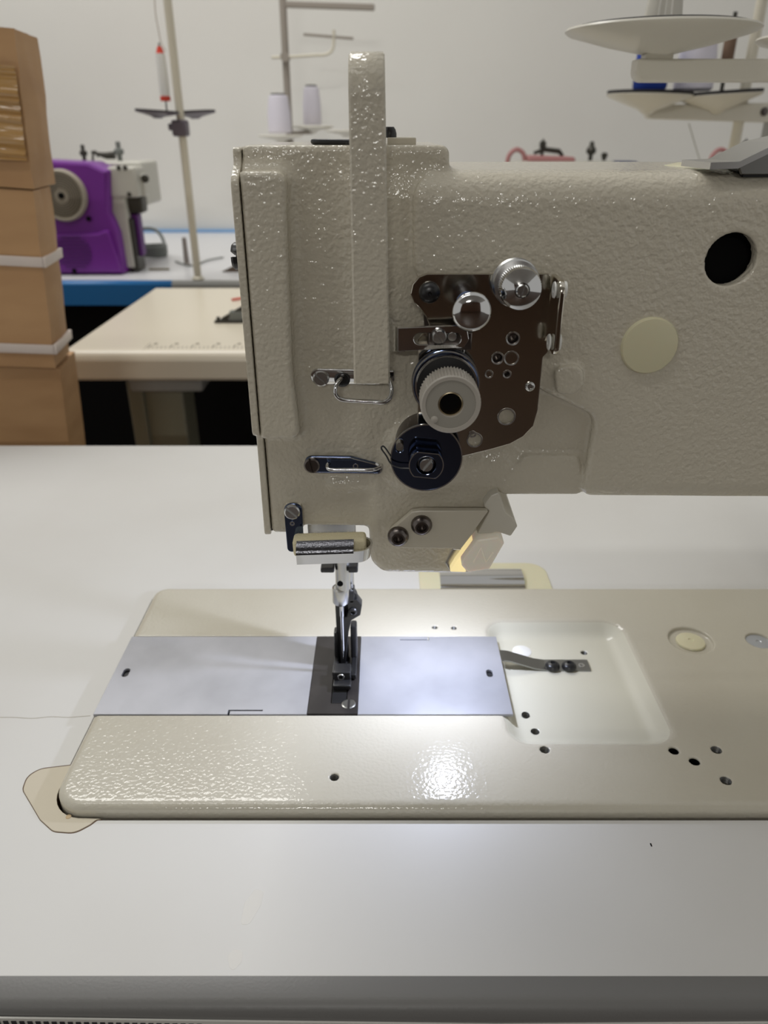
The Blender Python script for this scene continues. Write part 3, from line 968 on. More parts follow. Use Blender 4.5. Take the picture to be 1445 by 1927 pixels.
def hub_rim():
    inn = [(hub.x + (x - hub.x) * .94, hub.z + (z - hub.z) * .94) for x, z in HP]
    mk('hub_rim', slabY(HP, [inn], 262.38, 262.8), STEEL, ctr)
hub_rim()
mk('disc_edge', ringlathe((cx, 270.6, cz), NY, [(R1 - .4, 0), (R1 + .05, 0), (R1 + .05, .5), (R1 - .4, .5)], 72), STEEL, ctr)
pr = []
for k in range(5): pr += [(hr * .53, k * 1.0), (hr * .44, k * 1.0 + .5)]
g = lathe((hub.x, 270, hub.z), NY, pr + [(hr * .5, 5.2), (hr * .46, 5.6)], 28)
mk('controller_stud', join(g), STEEL, ctr)
mk('stud_screw', screw((hub.x, 264.9, hub.z), NY, hr * .44, 2.6, .9, .24), STEEL, ctr)
wp = [F(771, 881, 267.5), F(752, 880, 267.5), F(736, 873, 267.5), F(727, 858, 267), F(718, 845, 266.5), F(719, 840, 267), F(724, 842, 268), F(735, 858, 270)]
mk('check_spring', tube(smooth_path(wp, 5), .33, 8), BLACK, ctr, 'thin black check spring wire')

# ------------------------------------------------------------------ thread guides on the head
def rim(outline, Yf_, parent, w=.5):
    P_ = [Vector(p) for p in outline]
    n_ = len(P_)
    inn = []
    for i_ in range(n_):
        t_ = (P_[(i_ + 1) % n_] - P_[i_ - 1]).normalized()
        inn.append(P_[i_] + Vector((-t_.y, t_.x)) * w)
    ar = sum(P_[i_ - 1].x * P_[i_].y - P_[i_].x * P_[i_ - 1].y for i_ in range(n_))
    if ar < 0: inn = [P_[i_] * 2 - q_ for i_, q_ in enumerate(inn)]
    mk('edge_rim', slabY(outline, [[tuple(p) for p in inn]], Yf_ - .12, Yf_ + .3), STEEL, parent)

def plate_guide(pts, Yg_, name, label, rr):
    return mk(name, slabY(rpoly(XZ(pts, Yg_), rr, 5), [], Yg_, Yg_ + 2.0, .5), CHROME, SM, label, sharp=30)

Y1 = 288.0
gp = slabY(rpoly(XZ([(584, 693), (742, 697), (742, 720), (706, 727), (584, 727)], Y1), [3.4, .5, 1, 1, 3.4], 6), [], Y1, Y1 + 1.6, .5)
gp = rot_about(gp, F(660, 711, Y1), 'X', math.radians(19))     # bent slightly downwards
g1 = mk('upper_guide', gp, CHROME, SM, 'polished upper thread guide with a wire loop', sharp=30)
mk('guide_pad', slabY(rpoly(XZ([(592, 699), (740, 702), (740, 720), (592, 721)], Y1 + 2), 1.5, 3), [], Y1 + 1.8, YR + 1.5), PAINT, g1)
q = F(604, 711, Y1); mk('guide_screw', screw((q.x, Y1 + .2, q.z), NY, MM(15.5, q), 1.6, -.75, .14), STEEL, g1)
q = F(644, 713, Y1); mk('guide_eyelet', lathe((q.x, Y1 + .1, q.z), NY, [(MM(15, q), 0), (MM(15, q), .7), (MM(11, q), 1.1), (MM(9, q), .5), (0, .5)], 24), BLACK, g1)
lp_ = [F(646, 711, Y1 - .4), F(640, 714, Y1 - 5), F(633, 724, Y1 - 8), F(631, 740, Y1 - 9), F(640, 751, Y1 - 9), F(660, 754, Y1 - 9), F(700, 756, Y1 - 9), F(722, 757, Y1 - 9), F(734, 748, Y1 - 8), F(737, 732, Y1 - 6), F(733, 714, Y1 - 2), F(731, 706, Y1 + .5)]
mk('wire_loop', tube(smooth_path(lp_, 5), .85, 10, ), CHROME, g1, 'chrome wire loop')
g2 = mk('lower_guide', slabY(rpoly(XZ([(572, 859), (660, 860), (706, 872), (720, 882), (716, 893), (574, 891)], Y1), [3.2, 2, 2, 1.5, 1.5, 3.2], 6), [], Y1, Y1 + 2.0, .5), NAVYREFL, SM, 'polished lower thread guide with a pointed end', sharp=30)
mk('guide_pad', slabY(rpoly(XZ([(580, 864), (700, 866), (700, 888), (580, 887)], Y1 + 2), 1.5, 3), [], Y1 + 1.8, YR + 1.5), PAINT, g2)
rim(rpoly(XZ([(573, 860), (660, 861), (706, 873), (719, 882), (715, 892), (575, 890)], Y1), [3.2, 2, 2, 1.5, 1.5, 3.2], 6), Y1, g2, .45)
q = F(587, 875, Y1); mk('guide_screw', screw((q.x, Y1 + .2, q.z), NY, MM(15, q), 1.5, -1.35, .13), GUN, g2)
lp_ = [F(620, 872, Y1 + .2), F(616, 874, Y1 - 3), F(616, 880, Y1 - 5), F(624, 884, Y1 - 6), F(660, 884, Y1 - 6), F(700, 884, Y1 - 6), F(714, 880, Y1 - 4), F(716, 876, Y1 - 1), F(708, 873, Y1 + .6)]
mk('wire_loop', tube(smooth_path(lp_, 5), .75, 10), CHROME, g2, 'chrome wire loop')
q = F(669, 877, Y1); mk('guide_hole', ringlathe((q.x, Y1, q.z), NY, [(.7, -.1), (1.2, -.1), (1.2, .15), (.7, .15)], 16), STEEL, g2)

# ------------------------------------------------------------------ felt oiler under the head
YF = 288.0
ft = mk('oiler_bracket', slabY(rpoly(XZ([(533, 948), (568, 948), (572, 1036), (541, 1040)], YF), [3.4, 3.4, 2, 2], 6), [], YF, YF + 1.2, .25), NAVYREFL, SM, 'polished bracket of the thread oiler', sharp=30)
q = F(550, 962, YF); mk('bracket_screw', screw((q.x, YF + .2, q.z), NY, MM(15, q), 1.8, -.75, .18), STEEL, ft)
q = F(550, 985, YF); mk('bracket_pin', ringlathe((q.x, YF, q.z), NY, [(.5, 0), (1.1, 0), (1.1, .3), (.5, .3)], 14), STEEL, ft)
mk('bracket_pad', slabY(XZ([(537, 952), (565, 952), (566, 1000), (540, 1000)], YF + 1), [], YF + 1.1, YR + 2), PAINT, ft)
YO = 276.0
a, b, c, d = F(556, 1032, YO), F(686, 1028, YO), F(703, 1030, YO), F(558, 1069, YO)
zl0, zl1 = d.z, a.z
tilt = math.radians(2.2)
# trough: front strip bending round at the right end
pth = [(a.x, YO), (a.x + 20, YO), (c.x - 7, YO)]
for k in range(1, 11):
    t = math.pi * k / 10
    pth.append((c.x - 7 + 6.5 * math.sin(t), YO + 7 - 7 * math.cos(t)))
pth.append((a.x + 4, YO + 14))
def ribbon(pth, z0, z1, t, slope=0.0, x0=0, rake=0.0):
    V = []
    for i, (x, y) in enumerate(pth):
        p, q_ = Vector(pth[max(0, i - 1)]), Vector(pth[min(len(pth) - 1, i + 1)])
        d_ = (q_ - p).normalized(); nn = Vector((-d_.y, d_.x))
        s = (x - x0) * slope
        for o_, z in ((0, z0), (0, z1), (t, z1), (t, z0)):
            rk = rake if z == z0 else 0
            V.append((x + nn.x * (o_ + rk), y + nn.y * (o_ + rk), z + s))
    n_ = len(pth)
    Fc = [(0, 1, 2, 3), tuple(range(4 * n_ - 4, 4 * n_))]
    for i in range(n_ - 1):
        for k in range(4): Fc.append((i * 4 + k, i * 4 + (k + 1) % 4, (i + 1) * 4 + (k + 1) % 4, (i + 1) * 4 + k))
    return V, Fc
mk('oiler_trough', ribbon(pth, zl0 + 1.0, zl0 + 7.2, .9, .04, a.x, 1.1), CHROME, ft, 'bent chrome oiler strip', sharp=35)
e = F(665, 1030, YO)
mk('trough_lip', ([(x, y, z + (x - a.x) * .04) for x in (a.x, e.x) for y, z in ((YO - .15, zl0 + 6.4), (YO + .1, zl0 + 7.6), (YO + 1.4, zl0 + 9.4), (YO + 4.2, zl0 + 11.0), (YO + 4.6, zl0 + 10.2), (YO + 2.0, zl0 + 8.6), (YO + .8, zl0 + 6.4))],
   [tuple(range(7)), tuple(range(7, 14))] + [(k, (k + 1) % 7, 7 + (k + 1) % 7, 7 + k) for k in range(7)]), mat('hammered_dark_chrome', (.10, .10, .11, 1), .22, 1, bump=(1400, .0002, .4)), ft, 'knurled dark lip')
fz = F(620, 1012, YO + 7).z
g = box(F(552, 1010, YO + 8).x, F(690, 1010, YO + 8).x, YO + 4.6, YO + 12.8, zl0 + 2.5, fz - .4, 1.6, 3)
mk('felt_pad', rot_about(g, (a.x, YO, zl0), 'Y', -math.radians(1.8)), FELT, ft, 'cream felt pad')
gs = []
for k in range(420):
    x = F(555, 1010, YO + 8).x + random.random() * 27.0; y = YO + 5 + random.random() * 7.5
    z = fz - .9 + (x + 36) * .03
    q_ = Vector((random.uniform(-.6, .6), random.uniform(-.6, .6), random.uniform(.5, 1.3)))
    gs.append(([(x, y, z), (x + .12, y, z), tuple(Vector((x, y, z)) + q_)], [(0, 1, 2)]))
mk('felt_fuzz', join(*gs), FELT, ft, kind='stuff', flat=True)
# chrome back plate and opening frame behind the felt
b0, b1 = F(571, 992, YR - 2), F(668, 1000, YR - 2)
mk('guard_plate', join(box(b0.x, b1.x + 6, YR + 1, YR + 20, b0.z - .4, b0.z + .6, .2), box(b0.x + 1, b1.x, YR + 5, YR + 6, b0.z - 12, b0.z, .2)), STEEL, SM, 'thin steel guard under the head', sharp=30)

# ------------------------------------------------------------------ needle bar, presser foot
YN = 326.0
nb = F(645, 1085, YN)
zc0, zc1 = F(642, 1133, YN).z, F(642, 1100, YN).z
nbar = mk('needle_bar', cyl((nb.x, YN, zc1 - 2), (nb.x, YN, 125), MM(14, nb), 28), STEEL, SM, 'polished needle bar')
q = F(640, 1099, YN - 4); mk('bar_hole', lathe((q.x, YN - MM(14, nb) + .3, q.z), NY, [(1.5, 0), (1.5, .5), (0, .5)], 18), DARK, nbar)
r = MM(16, nb)
cxn = F(641, 1115, YN).x
mk('needle_clamp', lathe((cxn, YN, zc0), (0, 0, 1), [(r * .45, -1.6), (r * .8, -.6), (r, .6), (r, 8.4), (r * .97, 9.2), (r * .85, 9.6), (r * .8, 9.2), (0, 9.2)], 32), STEEL, nbar, 'steel needle clamp')
nx = F(644, 1180, YN - 1).x
ztip = F(645, 1238, YN).z
zm = F(645, 1158, YN).z
zs_ = F(645, 1222, YN).z
mk('needle', lathe((nx, YN - 1, ztip), (0, 0, 1), [(0.08, 0), (.55, zs_ - ztip), (.78, zs_ - ztip + .5), (.85, zm - ztip), (1.15, zm - ztip + .6), (1.15, zc0 - ztip + 2)], 16), CHROME, SM, 'steel sewing needle')
pb = F(657, 1085, YN + 14)
mk('presser_bar', cyl((pb.x, YN + 14, F(657, 1128, YN + 14).z - 6), (pb.x, YN + 14, 125), 2.6, 20), STEEL, SM, 'thin polished presser bar')
mk('bar_collar', join(box(nb.x - 11, nb.x - 4, YN - 4, YN + 12, F(640, 1071, YN).z, F(640, 1062, YN).z, .8), box(nb.x + 3, nb.x + 8, YN - 4, YN + 12, F(640, 1071, YN).z, F(640, 1060, YN).z, .8)), BLACK, SM)

def fp_(pts, y0, y1, b=.4, rr=1.0):
    return slabY(rpoly(XZ(pts, y0), rr, 3), [], y0, y1, b)
pf = mk('presser_foot', fp_([(629, 1130), (640, 1136), (640, 1160), (642, 1200), (641, 1252), (650, 1262), (652, 1232), (656, 1190), (661, 1168), (678, 1158), (681, 1140), (672, 1128), (652, 1132), (655, 1150), (652, 1162), (648, 1160), (648, 1132)], YN + 3, YN + 9, .4, .6), BLACK, SM, 'black walking presser foot assembly', sharp=30)
mk('foot_shank', join(fp_([(630, 1128), (655, 1128), (652, 1180), (656, 1235), (652, 1290), (640, 1290), (636, 1240), (633, 1190)], YN + 8, YN + 15, .5, 1.0)), BLACK, pf)
q = F(664, 1150, YN + 3); mk('foot_screw', socket_screw((q.x, YN + 3, q.z), NY, 2.4, 1.6), BLACK, pf)
mk('clamp_screw', join(cyl(F(658, 1118, YN + 6), F(668, 1112, YN + 6), 2.2, 14), box(F(656, 1125, YN + 4).x, F(667, 1125, YN + 4).x, YN + 3, YN + 11, F(660, 1134, YN + 4).z, F(660, 1112, YN + 4).z, .7)), BLACK, pf)
Yf = YN - 2
# outer foot: two rear toes and the front block with its eye
t0, t1 = F(627, 1255, Yf), F(671, 1255, Yf)
sole = 1.4
mk('outer_foot', join(box(F(626, 1260, Yf).x, F(636, 1260, Yf).x, Yf - 4, Yf + 20, sole, 4.4, .5), box(F(661, 1260, Yf).x, F(671, 1260, Yf).x, Yf - 6, Yf + 20, sole, 4.4, .5),
   box(F(629, 1200, Yf + 12).x, F(637, 1200, Yf + 12).x, Yf + 9, Yf + 15, 3, 21, .8), box(F(660, 1200, Yf + 12).x, F(672, 1200, Yf + 12).x, Yf + 9, Yf + 16, 3, 25, 1.0)), BLACK, pf)
fb = F(645, 1268, YN - 6)
mk('inner_foot', join(box(fb.x - 4.6, fb.x + 4.6, YN - 12, YN - 4, sole, 9.2, .6), box(fb.x - 4.8, fb.x + 4.8, YN - 17, YN - 11, sole, 4.4, .6)), BLACK, pf)
mk('foot_eye', ringlathe((fb.x - .6, YN - 12.3, 6.3), NY, [(1.1, 0), (2.0, 0), (1.8, .35), (1.2, .35)], 20), STEEL, pf)
mk('eye_bore', lathe((fb.x - .6, YN - 12.2, 6.3), NY, [(1.1, 0), (1.1, .1), (0, .1)], 16), DARK, pf)

# ------------------------------------------------------------------ machine lamp
YL = 282.0
la = mk('lamp_arm', slabY(rpoly(XZ([(728, 1015), (733, 999), (775, 963), (790, 961), (920, 961), (868, 1033), (760, 1032), (736, 1028)], YL), [4, 3, 2, 2, .6, 1, 2, 3], 5), [], YL, YL + 3.0, .5), PLATEP, SM, 'cream lamp bracket plate with two dark screws', sharp=30)
mk('bracket_spacer', slabY(rpoly(XZ([(740, 1012), (790, 970), (880, 970), (850, 1024), (745, 1024)], YL), 3, 4), [], YL + 2.8, YR + 1), PAINT, la)
for px, py in ((749, 1008), (793, 987)):
    q = F(px, py, YL); r = MM(20, q)
    mk('bracket_screw', socket_screw((q.x, YL + .1, q.z), NY, r, 3.4), GUN, la, 'dark socket-head screw')
YLm = YL + 2
bo = XZ([(921, 961), (908, 954), (924, 932), (938, 926), (952, 964), (966, 974), (974, 991), (961, 1010), (935, 1001), (925, 1004), (897, 1006)], YLm)
lb = mk('lamp_body', slabY(rpoly(bo, [1, 2, 1, .6, 1, 1, 1, 1, 2, 1, .6], 4), [], YLm, YLm + 38, .7), LAMPPL, la, 'cream plastic lamp housing', sharp=30)
YLz = YLm - 3
lo = XZ([(898, 1016), (938, 1010), (950, 1022), (921, 1072), (880, 1078), (869, 1066), (868, 1056)], YLz)
lens = mat('frosted_lamp_lens', srgb(222, 216, 200), .35, sss=.6, emit=((1.0, .93, .8, 1), .12))
lz = mk('lamp_lens', slabY(rpoly(lo, 1.6, 5), [], YLz, YLz + 42, .9), lens, la, 'frosted cream lamp cover with a zigzag mark', sharp=30)
zz = [F(891, 1058, YLz), F(905, 1031, YLz), F(914, 1058, YLz), F(928, 1040, YLz)]
mk('cover_mark', tube([(p.x, YLz - .05, p.z) for p in zz], .32, 6), lens, la)
lit = mat('lit_lamp_window', srgb(255, 236, 170), .4, emit=((1.0, .82, .42, 1), 0.8))
wo = XZ([(893, 1012), (897, 1018), (868, 1058), (878, 1077), (846, 1076), (858, 1056)], YLz + 4)
mk('lamp_window', slabY(rpoly(wo, .5, 3), [], YLz + 4, YLz + 40, .3), lit, la, 'glowing yellow lamp window', sharp=30)
so_ = XZ([(852, 1033), (872, 1034), (890, 1016), (880, 1034), (858, 1060), (847, 1076), (838, 1060)], YLz + 8)
mk('lamp_reflector', slabY(rpoly(so_, .5, 3), [], YLz + 8, YLz + 20, .3), STEEL, la)
lamp_l = bpy.data.lights.new('lamp_led', 'AREA')
lamp_l.energy = 0.24
lamp_l.color = (0.74, 0.80, 1.0)
lamp_l.shape = 'RECTANGLE'; lamp_l.size = 0.010; lamp_l.size_y = 0.005
lo_ = bpy.data.objects.new('lamp_led', lamp_l)
lo_.location = wpt((36, 319, 75.5))
lo_.rotation_euler = (0.05, 0.42, 0)
sc.collection.objects.link(lo_)

# ------------------------------------------------------------------ background
CREAMT = mat('cream_table_laminate', srgb(218, 209, 190), 0.3, bump=(300, .00005, .1))
BLUEE = mat('blue_table_edge', srgb(18, 105, 168), 0.35)
WTABLE = mat('pale_blue_white_laminate', srgb(214, 214, 216), 0.3)
CARD = mat('brown_cardboard', srgb(190, 150, 106), 0.6, bump=(22, .004, .25, 3, (1, 1, 3)), var=(9, srgb(176, 136, 94), .35, .7, (1, 1, 3)))
TAPE = mat('glossy_packing_tape', srgb(186, 146, 92), 0.12, bump=(45, .006, .55, 2, (.35, 1, 1.6)), coat=.6)
STRAPW = mat('white_plastic_strap', srgb(218, 205, 196), 0.4)
PURPLE = mat('purple_plastic', srgb(112, 36, 140), 0.34)
PURPLED = mat('dark_purple_plastic', srgb(84, 20, 108), 0.45)
WHEELG = mat('grey_beige_plastic', srgb(158, 150, 134), 0.45)
MGREY = mat('light_grey_enamel', srgb(188, 186, 176), 0.35)
MDARK = mat('oily_dark_metal', srgb(66, 64, 58), 0.4, .6)
CABLE = mat('grey_cable', srgb(112, 116, 112), 0.5)
POLE = mat('cream_painted_pole', srgb(208, 202, 184), 0.35)
PADB = mat('black_foam_pad', srgb(38, 36, 38), 0.9)
STANDP = mat('cream_stand_plastic', srgb(208, 204, 192), 0.32)
THREADW = mat('white_thread', srgb(216, 212, 222), 0.8, bump=(1500, .0004, .5, 1, (.1, .1, 1)))
THREADB = mat('blue_thread', srgb(16, 56, 150), 0.7, bump=(1500, .0004, .5, 1, (.1, .1, 1)))
REDPL = mat('red_plastic', srgb(206, 58, 34), 0.4)
PINK = mat('pink_plastic', srgb(168, 116, 114), 0.4)

# --- cream table with a printed ruler
ct = thing('cream_sewing_table', 'cream sewing table with a printed ruler along its front, behind the machine head', 'table', (200, 1260, FZ))
X0, X1, YF0, YF1 = -444, 1150, 1020, 1488
prof = [(YF0 + 16, TZ), (YF0 + 7, TZ - 2.2), (YF0 + 2, TZ - 7), (YF0, TZ - 14), (YF0, TZ - 38), (YF0 + 3, TZ - 42), (YF1, TZ - 42), (YF1, TZ)]
n = len(prof)
g = ([(x, y, z) for x in (X0, X1) for y, z in prof], [tuple(range(n)), tuple(range(n, 2 * n))] + [(i, (i + 1) % n, n + (i + 1) % n, n + i) for i in range(n)])
mk('tabletop', g, CREAMT, ct, sharp=40)
gs = []
for k in range(150):
    x = F(278, 668, 1036).x + k * 6.0
    if x > X1 - 20: break
    gs.append(box(x, x + (1.3 if k % 5 else 2.0), YF0 + 18, YF0 + (27 if k % 5 else 36), TZ, TZ + .15))
    if k % 5 == 0: gs.append(box(x + 3, x + 8, YF0 + 38, YF0 + 46, TZ, TZ + .15))
xa = F(278, 668, 1036).x
gs.append(box(xa - 4, xa - 3.2, YF0 + 14, YF0 + 48, TZ, TZ + .15))
mk('ruler_print', join(*gs), mat('brown_grey_print', srgb(126, 116, 100), .5), ct, 'printed ruler marks', kind='stuff', flat=True)
lx0, lx1 = F(240, 750, 1100).x, F(338, 750, 1100).x
mk('leg_head', box(F(244, 735, 1060).x, F(382, 735, 1060).x, 1060, 1420, TZ - 72, TZ - 42.2, 5), TUBEG, ct, 'grey leg bracket under the cream table')
mk('leg', join(box(lx0, lx1, 1120, 1190, FZ + 60, TZ - 60, 4), box(lx0 - 4, lx0 + 20, 1114, 1120, FZ + 60, TZ - 72, 2), box(lx0 - 10, lx1 + 10, 1040, 1460, FZ, FZ + 60, 6)), mat('olive_grey_steel', srgb(128, 126, 108), .5), ct)
mk('leg', join(box(900, 975, 1120, 1190, FZ + 60, TZ - 42, 4), box(890, 985, 1040, 1460, FZ, FZ + 60, 6)), TUBEG, ct)

# small metal part lying on the cream table
c = G(436, 606, TZ)
gs = [box(c.x - 26, c.x + 20, c.y - 10, c.y + 8, TZ, TZ + 4, 1), rot_about(box(c.x - 14, c.x + 40, c.y - 5, c.y + 7, TZ + 8, TZ + 14, 1), (c.x, c.y, TZ + 6), 'Y', -.5), box(c.x - 2, c.x + 18, c.y - 6, c.y + 8, TZ, TZ + 18, 2), cyl((c.x - 20, c.y - 4, TZ + 4), (c.x - 20, c.y - 4, TZ + 9), 3)]
mf = thing('presser_attachment', 'small dark metal attachment lying on the cream table', 'sewing attachment', (c.x, c.y, TZ))
mk('base_plate', gs[0], MDARK, mf); mk('lever', gs[1], MDARK, mf); mk('body', gs[2], CABLE, mf); mk('knob', gs[3], MDARK, mf)
c = G(455, 566, TZ)
mk('red_clip', tube(smooth_path([(c.x - 18, c.y, TZ + 2), (c.x, c.y + 8, TZ + 3), (c.x + 20, c.y + 12, TZ + 3), (c.x + 30, c.y, TZ + 2)], 5), 2.0, 8), REDPL, None, 'small red clip lying on the cream table behind the machine head', 'clip')

# --- white table with blue edge
bt = thing('blue_edged_table', 'white table with a thick blue front edge against the back wall', 'table', (200, 1960, FZ))
BY0, BY1 = 1562, 2392
mk('tabletop', box(-900, 1500, BY0 + 14, BY1 - 12, TZ - 40, TZ, 1), WTABLE, bt)
prof = [(BY0 + 14, TZ), (BY0 + 5, TZ - 1), (BY0, TZ - 7), (BY0, TZ - 48), (BY0 + 14, TZ - 48)]
n = len(prof)
mk('edge_band', ([(x, y, z) for x in (-900, F(322, 530, BY0).x) for y, z in prof], [tuple(range(n)), tuple(range(n, 2 * n))] + [(i, (i + 1) % n, n + (i + 1) % n, n + i) for i in range(n)]), BLUEE, bt, 'thick blue plastic front edge')
mk('edge_band', ([(x, y, z) for x in (F(322, 530, BY0).x, 1500) for y, z in prof], [tuple(range(n)), tuple(range(n, 2 * n))] + [(i, (i + 1) % n, n + (i + 1) % n, n + i) for i in range(n)]), TUBEG, bt)
mk('rear_edge', box(-900, 1500, BY1 - 12, BY1 + 6, TZ - 40, TZ + 9, 2), mat('pale_blue_edge', srgb(128, 165, 205), .4), bt, 'light blue rear edge strip')
mk('under_table_shade', box(-895, 1495, BY0 + 60, BY0 + 75, FZ + 20, TZ - 41), mat('painted_shade_black', (.006, .006, .006, 1), .8, spec=.1), bt, 'black sheet standing in for the shade under the blue edge')  # added black sheet, paints the deep shade under the table
for x in (-880, 1480):
    mk('leg', box(x - 18, x + 18, BY0 + 80, BY1 - 40, FZ, TZ - 40, 3), TUBEG, bt)

# --- cardboard boxes
def carton(name, base, sx, sy, sz, rz, lean, label, tape=None, straps=(), flap=False):
    th = thing(name, label, 'box', base, 'stacked cartons left of the cream table')
    def place(g):
        g = xf(g, Matrix.Translation(Vector(base)) @ Matrix.Rotation(rz, 4, 'Z') @ Matrix.Rotation(lean, 4, 'Y'))
        return g
    # body: right front vertical edge at the local origin
    nx_, nz_ = 8, 10
    bm = bmesh.new()
    bmesh.ops.create_cube(bm, size=1)
    bmesh.ops.subdivide_edges(bm, edges=list(bm.edges), cuts=7, use_grid_fill=True)
    rr = random.Random(len(label))
    for v in bm.verts:
        x, y, z = v.co.x - .5, v.co.y + .5, v.co.z + .5
        b_ = math.sin(math.pi * min(1, max(0, z))) * math.sin(math.pi * min(1, max(0, y)))
        v.co = Vector((x * sx + b_ * 3 * (1 if x > -.5 else -1) + rr.uniform(-1, 1), y * sy, z * sz))
    mk('body', place(bm_geo(bm)), CARD, th, sharp=40)
    if flap:
        mk('top_flap', place(box(-sx + 3, 0.5, -3.0, sy * .45, sz - .5, sz + 3, .8)), CARD, th)
    if tape:
        z0, z1, x0 = tape
        V, Fc = [], []
        N, M_ = 90, 14
        for i in range(N):
            for j in range(M_):
                u_ = i / (N - 1); w_ = j / (M_ - 1)
                V.append((x0 * (1 - w_) + (-2) * w_, -2.6 - 2.6 * (.5 + .5 * math.sin(u_ * 47 + 3 * math.sin(u_ * 11) + w_ * 2)) - rr.random() * .8, z0 + (z1 - z0) * u_ + rr.uniform(-.8, .8)))
        for i in range(N - 1):
            for j in range(M_ - 1):
                Fc.append((i * M_ + j, i * M_ + j + 1, (i + 1) * M_ + j + 1, (i + 1) * M_ + j))
        mk('packing_tape', place((V, Fc)), TAPE, th, 'crinkled glossy brown tape')
    for z in straps:
        mk('strap', place(join(box(-sx, 2.4, -2.8, -1.2, z - 5, z + 5, .4), box(.8, 4.4, -2.8, sy + 2, z - 5, z + 5, .4))), STRAPW, th, 'white plastic strap')
    return th

BX = F(24, 52, 800)
zj1, zj2 = F(62, 356, 800).z, F(105, 693, 800).z
rz = math.radians(8)
lean = math.radians(4.2)
def bxat(z):                                     # the stack leans to the right going up
    return -366 + (z - F(125, 838, 800).z) * math.tan(lean)
carton('carton', (bxat(zj1), 800, zj1), 420, 84, BX.z - zj1, rz, lean, 'topmost cardboard box of the stack with crinkled shiny tape', (25, BX.z - zj1 - 30, -412), flap=False)
zs1, zs2 = F(75, 493, 800).z - zj2, F(95, 657, 800).z - zj2
carton('carton', (bxat(zj2) - 2, 800, zj2), 420, 68, zj1 - zj2 - 1, rz, lean, 'middle cardboard box of the stack with two white straps', None, (zs1, zs2))
carton('carton', (bxat(FZ), 800, FZ), 420, 74, zj2 - FZ - 1, rz, lean, 'lowest tall cardboard box of the stack, reaching the floor', None, ())

# --- thread spool helpers
def spool_plate(c, r, parent, padmat=PADB, deep=.12):
    p = mk('spool_plate', lathe(c, (0, 0, 1), [(r * .16, -r * deep * 2.2), (r * .30, -r * deep * 1.6), (r * .97, -1.0), (r, 0.6), (r * .97, 1.4), (r * .9, .8), (0, .4)], 40), STANDP, parent)
    mk('spool_pad', lathe((c[0], c[1], c[2] + .6), (0, 0, 1), [(r * .95, 0), (r * .95, 3.0), (0, 3.0)], 36), padmat, p, 'dark foam pad')
    return p

def spool(name, base, r, hgt, m, label, group, tubecol=MDARK):
    t_ = thing(name, label, 'thread spool', base, group)
    mk('thread_winding', lathe(base, (0, 0, 1), [(r * .9, 0), (r, hgt * .04), (r * .98, hgt * .5), (r * .82, hgt * .93), (r * .6, hgt * .96)], 32), m, t_)
    mk('tube_end', lathe((base[0], base[1], base[2] + hgt * .95), (0, 0, 1), [(r * .6, 0), (r * .62, hgt * .05), (r * .35, hgt * .055), (0, hgt * .03)], 24), tubecol, t_)
    return t_

# --- pole stand on the blue table
S1 = G(373, 526, TZ)
st1 = thing('thread_stand', 'cream pole thread stand on the blue-edged table beside the purple overlocker', 'thread stand', (S1.x, S1.y, TZ))
mk('pole', cyl((S1.x, S1.y, TZ + .4), (S1.x, S1.y, 520), 7.6, 20), POLE, st1)
mk('base', lathe((S1.x, S1.y, TZ + .4), (0, 0, 1), [(12, 0), (12, 3), (8.5, 6), (7.6, 6)], 24), POLE, st1)
pcz = F(340, 212, S1.y).z
GREYPAD = mat('violet_grey_plastic', srgb(96, 88, 98), .4)
for sx, tl in ((-1, .06), (1, -.05)):
    bz = (S1.x + sx * 27 - 8, S1.y + 6 + sx * 34, pcz)
    pl_ = mk('spool_plate', rot_about(lathe((bz[0], bz[1], pcz), (0, 0, 1), [(7, -10), (12, -7), (39, -1), (40, 1), (38, 1.6), (0, 1)], 32), bz, 'Y', tl), GREYPAD, st1, 'grey spool plate seen edge-on')
    mk('spool_pad', rot_about(lathe((bz[0], bz[1], pcz + 1), (0, 0, 1), [(39, 0), (39, 3), (0, 3)], 32), bz, 'Y', tl), PADB, pl_)
mk('clamp', join(box(S1.x - 16, S1.x + 12, S1.y - 14, S1.y + 16, pcz - 40, pcz - 12, 4), cyl((S1.x - 22, S1.y - 6, pcz - 24), (S1.x - 12, S1.y - 6, pcz - 24), 6)), GREYPAD, st1)
mk('spool_pin', cyl((S1.x - 25, S1.y + 4, pcz), (S1.x - 25, S1.y + 4, pcz + 112), 1.5, 10), MDARK, st1)
sb = (S1.x - 25, S1.y + 4, pcz + 9)
ts = thing('thread_spool', 'slim white spool with red ends on the cream pole stand', 'thread spool', sb)
mk('thread_winding', ringlathe(sb, (0, 0, 1), [(2.5, 18), (8.5, 18), (9.5, 30), (8.5, 86), (2.5, 86)], 24), WHITEPL, ts)
mk('spool_end', ringlathe(sb, (0, 0, 1), [(2.5, 10), (9.5, 10), (9.5, 18), (2.5, 18)], 24), REDPL, ts)
mk('spool_end', ringlathe(sb, (0, 0, 1), [(2.5, 86), (7.5, 86), (4, 97), (2.5, 97)], 24), REDPL, ts)
tp_ = [F(312, 96, S1.y - 2), F(303, 80, S1.y), F(297, 50, S1.y), F(292, 20, S1.y), F(289, -40, S1.y)]
mk('loose_thread', tube(smooth_path(tp_, 5), .9, 6), mat('brown_thread', srgb(176, 164, 150), .8), ts)
